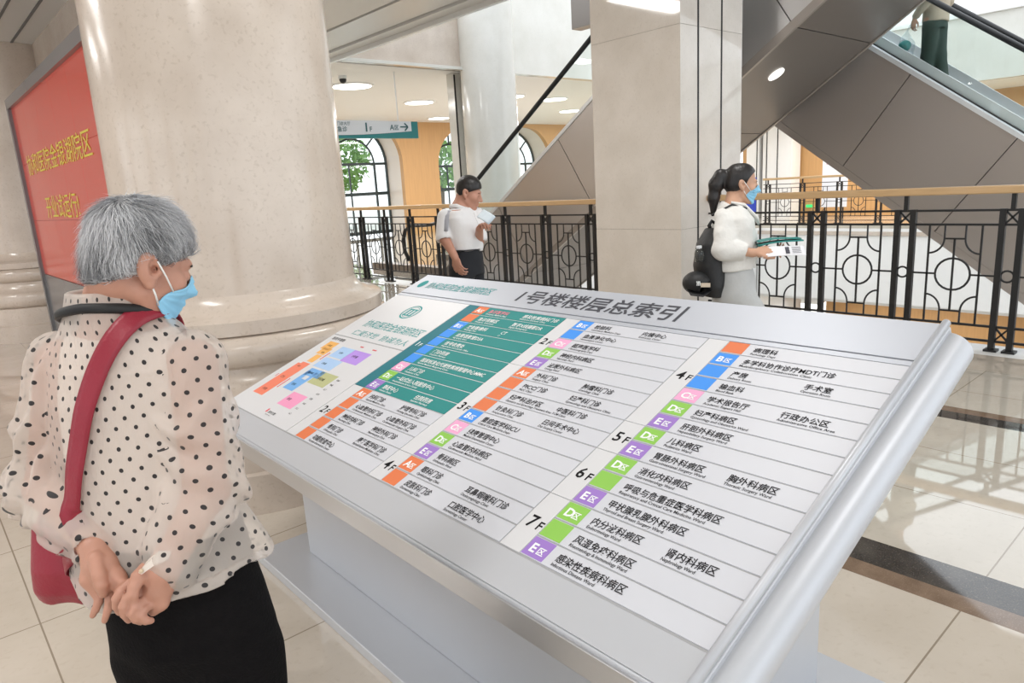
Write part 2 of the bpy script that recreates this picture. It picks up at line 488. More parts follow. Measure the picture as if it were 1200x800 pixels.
for i, (cx, r, sp) in enumerate(wins):
    rv = MB()
    pts = [(cx+r, 0.0)]+arch(cx, r, sp)+[(cx-r, 0.0)]
    for (x0, z0), (x1, z1) in zip(pts[:-1], pts[1:]):
        rv.add([(x0, WY+0.2, z0), (x1, WY+0.2, z1), (x1, WY+WD, z1), (x0, WY+WD, z0)], [(0, 1, 2, 3)])
    structure(rv.build('trim_%d' % (20+i), REVEAL))
    fr = MB()
    yy = WY+WD-0.05
    R2 = r-0.03
    P = lambda p: (p[0], yy, p[1])
    fr.tube([P((cx+R2, 0.1))]+[P(p) for p in arch(cx, R2, sp)]+[P((cx-R2, 0.1))], 0.055, 6)
    fr.tube([P(p) for p in arch(cx, r*0.62, sp)], 0.035, 6)
    for an in (45, 90, 135):
        c, s_ = math.cos(math.radians(an)), math.sin(math.radians(an))
        fr.bar(P((cx+r*0.62*c, sp+r*0.62*s_)), P((cx+R2*c, sp+R2*s_)), 0.05)
    for z, w in ((sp, 0.09), (1.55, 0.12), (0.14, 0.12)): fr.bar((cx-R2, yy, z), (cx+R2, yy, z), w)
    for q in (-0.62, -0.12, 0.62): fr.bar((cx+r*q, yy, 0.1), (cx+r*q, yy, sp), 0.07 if q != -0.12 else 0.05)
    wfr = structure(fr.build('window_%d' % (5+i), DKFR))
    pane = MB()
    pane.add([(cx-r, yy+0.03, 0.05), (cx+r, yy+0.03, 0.05), (cx+r, yy+0.03, sp)]+[(p[0], yy+0.03, p[1]) for p in arch(cx, r, sp)]+[(cx-r, yy+0.03, sp)], [tuple(range(3+21+1))])
    pane.build('pane', WGLASS, wfr)
structure(MB().box((-30, 23.2, -0.3), (60, 60, -0.02)).build('floor_outside', mat('pale_paving', (0.55, 0.56, 0.52, 1), 0.8)))

# ------------------------------------------------------------------ marble columns and the square pillar
def column(c, label, R, prof, m, top, shaft_top_r=None, flat=None):
    t = thing('marble_column', label, 'column', (c[0], c[1], 0))
    sh = MB().lathe([(shaft_top_r or R*0.97, top), (R, prof[0][1])], c, 96)
    autosmooth(sh.build('shaft', m, t))
    if len(prof) > 1:
        autosmooth(MB().lathe(prof, c, 96).build('base', m, t), 40)
    return t
def torus_prof(r, z0, z1, bulge, n=10):
    return [(r+bulge*math.sin(math.pi*i/n), z0+(z1-z0)*(1-math.cos(math.pi*i/n))/2) for i in range(n+1)]
prof = [(0.622, 1.075), (0.634, 1.04), (0.662, 1.005), (0.70, 0.985), (0.755, 0.975), (0.772, 0.962), (0.772, 0.895), (0.752, 0.888)]
prof += torus_prof(0.757, 0.885, 0.735, 0.055)[1:]
prof += [(0.745, 0.725), (0.752, 0.66), (0.79, 0.62), (0.81, 0.61)]
prof += torus_prof(0.815, 0.605, 0.425, 0.05)[1:]
prof += [(0.85, 0.415), (0.85, 0.216), (0.862, 0.212), (0.872, 0.205), (0.872, 0.0)]
column((1.505, 4.075), 'large round cream marble column with moulded base right behind the woman in the dotted blouse', 0.622, prof, CREAM, 4.0)
column((1.46, 11.0), 'round cream marble column with moulded base at the left edge beyond the red display', 0.622, prof, CREAM, 3.52)
FC = (10.22, 12.05)
column(FC, 'distant round pale marble column beside the far wood wall and hanging sign', 0.60, [(0.60, 0.0)], PALEM, 7.2)
t = thing('stone_pilaster', 'narrow flat stone pilaster with dark grooves left of the distant round column', 'pilaster', (9.86, 12.95, 0))
pb = MB().box((9.80, 12.72, 0), (10.16, 12.97, 3.99))
pb.build('shaft', PALEM, t)
GROOVE = mat('dark_joint', (0.015, 0.015, 0.015, 1), 0.6)
for x in (9.80, 10.02): MB().box((x, 12.70, 0), (x+0.03, 12.722, 3.96)).build('groove', GROOVE, t)

t = thing('marble_pillar', 'big square grey-beige marble pillar between the two railing runs', 'pillar', (6.55, 4.77, 0))
px0, px1, py0, py1 = 6.0, 7.11, 4.2, 5.34
for (z0, z1) in ((0, 1.0), (1.0, 2.95), (2.95, 5.6)):
    MB().box((px0, py0, z0+0.0008), (px1, py1, z1-0.0008)).build('stone_course', GREYM, t, bevel=0.002, seg=1)
for x in (6.298, 6.715): MB().box((x-0.013, py0-0.003, 0), (x+0.013, py0+0.01, 5.6)).build('groove', GROOVE, t)

# white columns on the opposite gallery
for i, (ya, yb) in enumerate(((11.35, 12.35), (12.5, 12.95))):
    t = thing('square_column', ('white square column with dark joints on the opposite gallery', 'slim white column left of the wider white column on the opposite gallery')[i], 'column', (22.6, (ya+yb)/2, 0))
    MB().box((22.3, ya, -0.0), (22.9, yb, 3.3)).build('shaft', WHITE, t)
    for y in ((11.82, 12.2) if i == 0 else (12.55,)): MB().box((22.29, y, 0), (22.31, y+0.03, 3.3)).build('groove', GROOVE, t)
t = thing('square_column', 'white column of the lower hall seen through the right railing', 'column', (21.4, 10.0, -5.0))
MB().box((21.1, 9.75, -5.0), (21.7, 10.3, -2.2)).build('shaft', WHITE, t, bevel=0.02)

# ------------------------------------------------------------------ red lit display wall between the columns
SX = 1.25
t = thing('display_wall', 'large red lit display wall with yellow characters in a grey frame behind the big column', 'display', (SX, 7.5, 0))
LEDRED = mat('red_display', (0.36, 0.040, 0.027, 1), 0.22, emit=(0.62, 0.065, 0.042, 1), estr=0.16, coat=0.15, var=0.05, scale=1.2)
ya, yb, za, zb = 9.55, 5.05, 0.86, 2.66
for i in range(6):
    for j in range(3):
        MB().box((SX+0.004, yb+(ya-yb)*i/6+0.002, za+(zb-za)*j/3+0.002), (SX+0.05, yb+(ya-yb)*(i+1)/6-0.002, za+(zb-za)*(j+1)/3-0.002)).build('screen_module', LEDRED, t)
MB().box((SX+0.02, yb, za), (SX+0.06, ya, zb)).build('back_panel', GREYP, t)
fr = MB()
fr.box((SX-0.03, yb-0.08, zb), (SX+0.2, ya+0.09, zb+0.10)).box((SX-0.03, ya, 0), (SX+0.2, ya+0.09, zb+0.002)).box((SX-0.03, yb-0.08, 0), (SX+0.2, yb, zb+0.002))
fr.build('frame', GREYP, t)
for i in range(8):
    y0 = yb+(ya-yb)*i/8
    MB().box((SX-0.002, y0+0.003, 0), (SX+0.04, y0+(ya-yb)/8-0.003, za-0.004)).build('plinth_panel', GREYP, t)
LEDY = mat('yellow_lit_text', (0.38, 0.34, 0.03, 1), 0.4, emit=(0.62, 0.56, 0.04, 1), estr=0.16)
mb = MB()
write(mb, '协和医院金银湖院区', (SX-0.001, 9.2, 1.95), (0, -1, 0), (0, 0, 1), 0.225, width=3.12, bold=0.0)
write(mb, '开业试运行!', (SX-0.001, 8.55, 1.50), (0, -1, 0), (0, 0, 1), 0.235, width=1.62, bold=0.0)
mb.build('lettering', LEDY, t)

# ------------------------------------------------------------------ iron railings
def lattice(y0, y1, X):
    """one lattice panel between two post pairs; y0 < y1"""
    mb = MB()
    c = (y0+y1)/2; h = (y1-y0)/2
    b = 0.014
    zt, zb_, zm = 1.016, 0.20, 0.61
    Pt = lambda y, z: (X, y, z)
    q = 0.19
    for s in (-1, 1): mb.bar(Pt(c+s*q, zb_), Pt(c+s*q, zt), b)
    n = 24
    mb.tube([Pt(c+0.128*math.cos(2*math.pi*i/n), zm+0.131*math.sin(2*math.pi*i/n)) for i in range(n)], 0.009, 6, closed=True)
    mb.bar(Pt(c, 0.305), Pt(c, 0.902), b)
    for s in (-1, 1):
        mb.bar(Pt(c+s*0.128, zm), Pt(c+s*h, zm), b)
        for (zz, dz, ze, zc) in ((zt, -1, 0.902, 0.78), (zb_, 1, 0.305, 0.434)):
            pts = [Pt(c+s*0.076, zz), Pt(c+s*0.076, ze)]
            for i in range(1, 9):
                a = math.pi/2*i/8
                pts.append(Pt(c+s*(0.076+0.114*(1-math.cos(a))), ze+(zc-ze)*math.sin(a)))
            mb.tube(pts, 0.008, 6)
    for z in (0.902, 0.305): mb.bar(Pt(c-0.08, z), Pt(c+0.08, z), b)
    return mb
def railing(label, X, pairs, ends, group=None, hw=0.05):
    t = thing('iron_railing', label, 'railing', (X, (ends[0]+ends[1])/2, 0), group)
    a, b = ends
    rw = MB().box((X-hw, a, 1.255), (X+hw, b, 1.318)); rw.build('handrail', RAILWOOD, t, bevel=0.012)
    for z, w in ((1.129, 0.022), (1.016, 0.022), (0.20, 0.022), (0.081, 0.022)):
        MB().bar((X, a, z), (X, b, z), w, 0.018).build('rail', IRON, t)
    pairs = sorted(pairs)
    proto = None
    for y in pairs:
        for s in (-1, 1):
            if y+s*0.062 < a or y+s*0.062 > b: continue
            p = MB().box((X-0.022, y+s*0.062-0.022, 0.02), (X+0.022, y+s*0.062+0.022, 1.14))
            p.box((X-0.045, y+s*0.062-0.045, 0.0), (X+0.045, y+s*0.062+0.045, 0.018))
            p.build('post', IRON, t)
        MB().box((X-0.016, y-0.016, 1.13), (X+0.016, y+0.016, 1.257)).build('handrail_stub', IRON, t)
        for z0, z1 in ((1.018, 1.128), (0.083, 0.198)):
            m = MB()
            m.bar((X, y-0.05, z0), (X, y+0.05, z1), 0.014); m.bar((X, y-0.05, z1), (X, y+0.05, z0), 0.014)
            m.build('cross_brace', IRON, t)
        m = MB()
        m.tube([(X, y+0.045*math.cos(2*math.pi*i/16), 0.61+0.045*math.sin(2*math.pi*i/16)) for i in range(16)], 0.008, 6, closed=True)
        m.build('ring', IRON, t)
    for y0, y1 in zip(pairs[:-1], pairs[1:]):
        lattice(y0+0.07, y1-0.07, X).build('lattice_panel', IRON, t)
    return t
railing('black iron railing with oak handrail right of the pillar in front of the brown escalator', 6.5, [1.51-0.765*3+0.765*i for i in range(7)], (-1.6, 4.2))
railing('black iron railing with oak handrail left of the pillar behind the man in white', 6.5, [5.87+0.802*i for i in range(9)], (5.34, 12.3))
railing('distant black iron railing with oak handrail along the opposite gallery', 19.75, [-5.0+1.05*i for i in range(16)], (-5.2, 10.9), hw=0.06)

# ------------------------------------------------------------------ escalators
def escalator(label, x0, x1, zt, slope, sgn, y_lo, y_hi, z_floor_lo, z_floor_hi, depth, seams, lamp=None):
    """zt = height of the truss top edge at Y = 0 on the line z = zt + sgn*slope*Y"""
    t = thing('escalator', label, 'escalator', ((x0+x1)/2, 5.0, 0))
    Z = lambda y: zt+sgn*slope*y
    Yof = lambda z: (z-zt)/(sgn*slope)
    yb, yt = Yof(z_floor_lo+0.12), Yof(z_floor_hi+0.12)
    d = 1 if yb > yt else -1
    poly = [(yb+d*2.6, z_floor_lo+0.12), (yb, z_floor_lo+0.12), (yt, z_floor_hi+0.12), (yt-d*2.0, z_floor_hi+0.12),
            (yt-d*2.0, z_floor_hi-1.0), (Yof(z_floor_hi-1.0+depth), z_floor_hi-1.0), (Yof(z_floor_lo-1.05+depth), z_floor_lo-1.05), (yb+d*2.6, z_floor_lo-1.05)]
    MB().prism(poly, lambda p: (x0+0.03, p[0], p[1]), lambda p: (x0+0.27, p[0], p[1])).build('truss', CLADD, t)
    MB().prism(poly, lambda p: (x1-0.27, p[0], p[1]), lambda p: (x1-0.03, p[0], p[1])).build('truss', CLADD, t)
    # underside skin and edge strips
    ang = math.atan(slope); cosA = math.cos(ang)
    tv = np.array([0, 1, sgn*slope])/math.hypot(1, slope)       # along slope, towards +Y
    nv = np.array([0, -sgn*slope, 1])/math.hypot(1, slope)      # up, normal to slope
    def along(y): return np.array([0, y, Z(y)])
    perp = depth*cosA
    ss = sorted(seams)
    for a, b in zip(ss[:-1], ss[1:]):
        A, B = along(a), along(b)
        L = np.linalg.norm(B-A)
        for xx, nm in ((x0, 'side_panel'), (x1-0.03, 'side_panel')):
            MB().frame_box((xx, A[1], A[2]), tv, (1, 0, 0), nv, (0.006, 0, -perp), (L-0.006, 0.03, 0)).build(nm, CLADS if sgn < 0 else CLAD, t)
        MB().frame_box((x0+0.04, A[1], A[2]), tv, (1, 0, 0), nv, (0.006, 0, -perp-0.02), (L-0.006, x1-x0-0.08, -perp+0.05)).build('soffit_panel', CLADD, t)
    A, B = along(min(ss)), along(max(ss)); L = np.linalg.norm(B-A)
    for xx in (x0-0.012, x1-0.03):
        MB().frame_box((xx, A[1], A[2]), tv, (1, 0, 0), nv, (0, 0, -perp-0.035), (L, 0.045, -perp+0.055)).build('edge_strip', CLAD, t)
    # decking, glass, skirting, handrail on both sides; steps between
    def line(y0, y1, off): return [along(y0)+nv*off, along(y1)+nv*off]
    for side in (0, 1):
        xa = x0 if side == 0 else x1-0.32
        MB().frame_box((xa-0.012, A[1], A[2]), tv, (1, 0, 0), nv, (0, 0, 0.0), (L, 0.344, 0.05)).build('decking', STEEL, t)
        xg = x0+0.17 if side == 0 else x1-0.18
        MB().frame_box((xg-0.03, A[1], A[2]), tv, (1, 0, 0), nv, (0, 0, 0.05), (L, 0.07, 0.062)).build('glass_channel', RUBBER, t)
        gl = MB()
        r = [(yb+d*1.4, z_floor_lo+0.17), (yb-d*0.2, z_floor_lo+0.17+0.2*slope), (yt-d*1.0, Z(yt-d*1.0)+0.07), (yt-d*1.0, Z(yt-d*1.0)+0.92), (yb-d*0.2, Z(yb-d*0.2)+0.93), (yb+d*0.35, z_floor_lo+0.88), (yb+d*1.25, z_floor_lo+0.86), (yb+d*1.48, z_floor_lo+0.62), (yb+d*1.52, z_floor_lo+0.4)]
        gl.prism(r, lambda p: (xg, p[0], p[1]), lambda p: (xg+0.012, p[0], p[1]))
        gl.build('glass_panel', GLASS, t)
        hp = [(yt-d*1.5, Z(yt-d*1.5)+0.93), (yb-d*0.35, Z(yb-d*0.35)+0.93), (yb+d*0.1, z_floor_lo+0.98), (yb+d*0.6, z_floor_lo+0.9), (yb+d*1.25, z_floor_lo+0.88), (yb+d*1.45, z_floor_lo+0.79), (yb+d*1.55, z_floor_lo+0.6), (yb+d*1.53, z_floor_lo+0.38), (yb+d*1.4, z_floor_lo+0.2)]
        MB().tube([(xg+0.006, p[0], p[1]) for p in hp], 0.042, 10, flat=0.8).build('handrail', RUBBER, t, smooth=True)
        xs = xg+0.06 if side == 0 else xg-0.09
        MB().frame_box((xs, A[1], A[2]), tv, (1, 0, 0), nv, (0, 0, -0.1), (L, 0.03, 0.16)).build('skirting', STEEL, t)
    st = MB()
    n = int(abs(yb-yt)/0.4)
    for i in range(n):
        y = yb-d*0.4*(i+0.5)
        st.box((x0+0.28, y-0.2, Z(y)-0.58), (x1-0.28, y+0.2, Z(y)-0.18))
    st.build('steps', mat('grooved_step_grey', (0.12, 0.125, 0.13, 1), 0.45, metal=0.5), t)
    if lamp is not None:
        P = along(lamp)-nv*(perp+0.022)
        mb = MB()
        c = np.array([(x0+x1)/2-0.35, P[1], P[2]])
        n_ = 20
        ring = [c+0.10*(math.cos(2*math.pi*i/n_)*np.array([1, 0, 0])+math.sin(2*math.pi*i/n_)*tv) for i in range(n_)]
        ring2 = [p-nv*0.012 for p in ring]
        mb.add(ring+ring2, [tuple(range(n_)), tuple(range(2*n_-1, n_-1, -1))]+[(i, (i+1) % n_, n_+(i+1) % n_, n_+i) for i in range(n_)])
        mb.build('downlight', mat('soft_white_lamp', (0.8, 0.8, 0.78, 1), 0.4, emit=(1, 0.97, 0.9, 1), estr=0.7), t)
    return t
# rising towards the right of the picture, nearest of the two
escalator('escalator rising to the right behind the pillar with brushed grey flank and dark soffit', 7.5, 9.45, 1.36+0.662*8.559, 0.662, -1, None, None, 0.0, 5.2, 1.485,
          [10.2-1.42*i for i in range(6)]+[2.0], lamp=5.05)
# rising towards the left, farther away
escalator('large brown escalator descending to the right with steel skirting and a rider', 9.8, 11.4, 3.041-0.735*4.087, 0.735, 1, None, None, -5.0, 5.2, 1.70,
          [3.479-1.175*i for i in range(-3, 9)])
# ================================================================== the directory sign
T_ = math.radians(20.47)
P0 = np.array([0.93, 2.9086, 0.7178])
SU = np.array([0, -1.0, 0]); SS = np.array([math.cos(T_), 0, math.sin(T_)]); SN = np.array([-math.sin(T_), 0, math.cos(T_)])
def B(u, s, h=0.0): return P0+SU*u+SS*s+SN*h
sign = thing('directory_sign', 'large slanted silver floor directory sign on a pedestal in the middle of the hall', 'sign', (1.45, 1.74, 0))
BODY = SILVER
PANEL = mat('white_sign_panel', (0.615, 0.63, 0.68, 1), 0.42, var=0.008, scale=2, spec=0.35)
LABELW = mat('white_label_panel', (0.67, 0.675, 0.695, 1), 0.42, spec=0.35)
HEADP = mat('silver_header_panel', (0.47, 0.495, 0.55, 1), 0.45, metal=0.2)
LINE = mat('panel_joint_grey', (0.40, 0.405, 0.42, 1), 0.5)
INK = mat('black_print', (0.018, 0.017, 0.019, 1), 0.8, spec=0.08)
INKW = mat('white_print', (0.88, 0.90, 0.90, 1), 0.8, spec=0.1)
INKG = mat('dark_grey_print', (0.085, 0.087, 0.10, 1), 0.8, spec=0.1)
INKT = mat('teal_print', (0.07, 0.33, 0.33, 1), 0.8, spec=0.1)
TEAL = mat('teal_panel', (0.032, 0.255, 0.245, 1), 0.6, spec=0.2)
TEALD = mat('deep_teal_panel', (0.030, 0.185, 0.225, 1), 0.6, spec=0.2)
ZC = {'A': ('orange_zone', (0.75, 0.205, 0.085, 1)), 'B': ('blue_zone', (0.065, 0.30, 0.85, 1)), 'C': ('pink_zone', (0.83, 0.40, 0.62, 1)),
      'D': ('green_zone', (0.275, 0.56, 0.10, 1)), 'E': ('violet_zone', (0.345, 0.205, 0.58, 1))}
ZM = {k: mat(n, c, 0.6, spec=0.2) for k, (n, c) in ZC.items()}
# plinth and pedestal
MB().box((0.935, 0.615, 0.0), (1.945, 2.862, 0.042)).build('plinth', BODY, sign, bevel=0.004)
zu = lambda x: P0[2]+math.tan(T_)*(x-P0[0])-0.064/math.cos(T_)
pd = MB()
pd.prism([(1.10, 0.042), (1.81, 0.042), (1.81, zu(1.81)), (1.10, zu(1.10))], lambda p: (p[0], 2.68, p[1]), lambda p: (p[0], 0.795, p[1]))
pd.build('pedestal', BODY, sign, bevel=0.004)
# board body: wedge slab with an upright front lip
ua, ub = -0.012, 2.335
front = B(0, -0.103); rear = B(0, 1.137)
poly = [(front[0], front[2]-0.002), (rear[0], rear[2]-0.002), (rear[0]+0.012, rear[2]-0.02), (rear[0]-0.005, rear[2]-0.066), (front[0]+0.10, front[2]-0.078), (front[0], front[2]-0.078)]
bd = MB().prism(poly, lambda p: (p[0], P0[1]-ua, p[1]), lambda p: (p[0], P0[1]-ub, p[1]))
bd.build('board', BODY, sign, bevel=0.004)
def sb(name, u0, u1, s0, s1, h0, h1, m, bevel=0.0, parent=None):
    mb = MB().frame_box(P0, SU, SS, SN, (u0, s0, h0), (u1, s1, h1))
    return mb.build(name, m, parent or sign, bevel=bevel, seg=1)
# front lip seam, bottom flange
fl = MB().box((front[0]-0.006, P0[1]-ub, front[2]-0.070), (front[0]+0.004, P0[1]-ua, front[2]-0.010))
fl.build('front_lip', BRUSH, sign, bevel=0.002)
sb('bottom_flange', ua+0.004, 2.312, -0.100, -0.004, 0, 0.0035, BODY, 0.0012)
sb('header_panel', 0.0, 2.312, 0.955, 1.134, 0, 0.0045, HEADP, 0.0012)
sb('header_step', 0.0, 2.312, 0.931, 0.952, 0, 0.0025, HEADP, 0.0008)
sb('panel_bed', 0.0, 2.312, -0.003, 0.930, -0.0005, 0.0008, LINE)
# right-hand rounded end profile: thin bead, groove, big round bar
MB().tube([B(2.323, -0.102, 0.004), B(2.323, 1.142, 0.004)], 0.0105, 12).build('bead', BODY, sign, smooth=True)
big = MB()
pf = [(2.326, -0.014)]+[(2.332+0.055*math.cos(a), -0.069+0.055*math.sin(a)) for a in [math.radians(90-7.5*i) for i in range(25)]]+[(2.326, -0.124)]
big.prism(pf, lambda p: B(p[0], -0.16, p[1]), lambda p: B(p[0], 1.125, p[1]))
o = big.build('round_side_bar', BODY, sign)
autosmooth(o, 40)

LG = MB  # lettering collectors
def cn(mb, txt, u, s, size, m=1.0, h=0.0032, bold=0.004, w=None): write(mb, txt, B(u, s, h), SU, SS, size, width=w, bold=bold)
# header lettering
mb = LG(); cn(mb, '1号楼楼层总索引', 0.768, 1.000, 0.104, h=0.0052, bold=0.016, w=0.815); mb.build('header_lettering', INKG, sign)
mb = LG(); write(mb, '协和医院金银湖院区', B(0.118, 1.018, 0.0052), SU, SS, 0.062, width=0.49, shear=0.12, bold=0.004); 
n_ = 20
ring = [B(0.072+0.026*math.cos(2*math.pi*i/n_), 1.045+0.034*math.sin(2*math.pi*i/n_), 0.0052) for i in range(n_)]
mb.add(ring, [tuple(range(n_))]); mb.build('header_emblem_lettering', INKT, sign)

# left column: emblem panel above, plan of the building below
sb('emblem_panel', 0.001, 0.572, 0.556, 0.929, 0, 0.003, LABELW, 0.001)
mb = LG()
def ringmesh(cu, cs, a, b, w, h):
    n = 40; vs = []; fs = []
    for i in range(n):
        c, s_ = math.cos(2*math.pi*i/n), math.sin(2*math.pi*i/n)
        vs += [B(cu+a*c, cs+b*s_, h), B(cu+(a-w)*c, cs+(b-w)*s_, h)]
    for i in range(n): j = (i+1) % n; fs.append((2*i, 2*j, 2*j+1, 2*i+1))
    return vs, fs
for a, w in ((0.056, 0.008), (0.043, 0.003)): mb.add(*ringmesh(0.285, 0.808, a, a, w, 0.0034))
for dx in (-0.024, 0, 0.024): mb.frame_box(P0, SU, SS, SN, (0.285+dx-0.006, 0.785, 0.003), (0.285+dx+0.006, 0.826, 0.0034))
mb.frame_box(P0, SU, SS, SN, (0.255, 0.826, 0.003), (0.315, 0.834, 0.0034)); mb.frame_box(P0, SU, SS, SN, (0.255, 0.777, 0.003), (0.315, 0.785, 0.0034))
mb.build('emblem', INKT, sign)
mb = LG(); write(mb, '协和医院金银湖院区', B(0.095, 0.652, 0.0034), SU, SS, 0.062, width=0.45, shear=0.12, bold=0.005)
write(mb, '仁爱济世  协诚为人', B(0.105, 0.580, 0.0034), SU, SS, 0.046, width=0.44, shear=0.12, bold=0.002)
mb.build('emblem_lettering', INKT, sign)

mp = sb('plan_panel', 0.001, 0.572, 0.001, 0.550, 0, 0.003, LABELW, 0.001)
def plan(name, rects, m, h=0.0035):
    mb = MB()
    for (u0, s0, u1, s1) in rects: mb.frame_box(P0, SU, SS, SN, (u0, s0, 0.0028), (u1, s1, h))
    return mb.build(name, m, mp)
pm = lambda n, c: mat(n, c, 0.4)
plan('plan_wing', [(0.062, 0.095, 0.152, 0.322), (0.085, 0.322, 0.152, 0.335)], pm('plan_coral', (0.86, 0.22, 0.13, 1)))
plan('plan_wing', [(0.100, 0.345, 0.150, 0.400), (0.078, 0.405, 0.150, 0.455), (0.055, 0.440, 0.135, 0.500)], pm('plan_amber', (0.87, 0.46, 0.12, 1)))
plan('plan_wing', [(0.312, 0.090, 0.432, 0.172)], pm('plan_pink', (0.86, 0.33, 0.54, 1)))
plan('plan_wing', [(0.204, 0.170, 0.292, 0.245), (0.204, 0.245, 0.235, 0.300), (0.270, 0.245, 0.292, 0.300), (0.204, 0.270, 0.330, 0.318)], pm('plan_blue', (0.17, 0.43, 0.82, 1)))
plan('plan_wing', [(0.185, 0.330, 0.330, 0.400), (0.190, 0.410, 0.298, 0.486)], pm('plan_light_blue', (0.40, 0.60, 0.88, 1)))
plan('plan_wing', [(0.300, 0.402, 0.434, 0.486)], pm('plan_violet', (0.47, 0.28, 0.80, 1)))
plan('plan_wing', [(0.300, 0.238, 0.436, 0.318)], pm('plan_olive', (0.48, 0.50, 0.25, 1)))
mb = LG()
cn(mb, '医院平面图', 0.035, 0.516, 0.022, h=0.0036)
cn(mb, '您的位置', 0.335, 0.036, 0.015, h=0.0036, bold=0.002); cn(mb, 'You are here', 0.335, 0.024, 0.008, h=0.0036, bold=0)
for (u, s, tx, z) in ((0.085, 0.125, '1号楼', .016), (0.088, 0.215, '门诊', .016), (0.09, 0.30, '急诊', .012), (0.075, 0.465, '3号楼', .015), (0.105, 0.415, '发热', .013), (0.33, 0.125, '食堂', .016), (0.225, 0.20, '住院', .016), (0.22, 0.285, '医技楼', .014), (0.215, 0.355, '2号楼', .015), (0.225, 0.44, '行政', .015), (0.335, 0.44, '5号楼', .018), (0.33, 0.27, '科研楼', .018)):
    cn(mb, tx, u, s, z, h=0.0038, bold=0.002)
for i in range(8):
    cn(mb, ('入口', '出口', '车库', '花园', '超市', '大门', '电梯', '厕所')[i], 0.452, 0.07+0.032*i, 0.011, h=0.0036, bold=0)
mb.build('plan_lettering', INK, mp)
plan('plan_mark', [(0.315, 0.035, 0.325, 0.055), (0.165, 0.16, 0.172, 0.225), (0.165, 0.375, 0.172, 0.43), (0.045, 0.21, 0.05, 0.23), (0.30, 0.51, 0.325, 0.516), (0.40, 0.51, 0.43, 0.516)], pm('plan_red', (0.72, 0.04, 0.06, 1)))

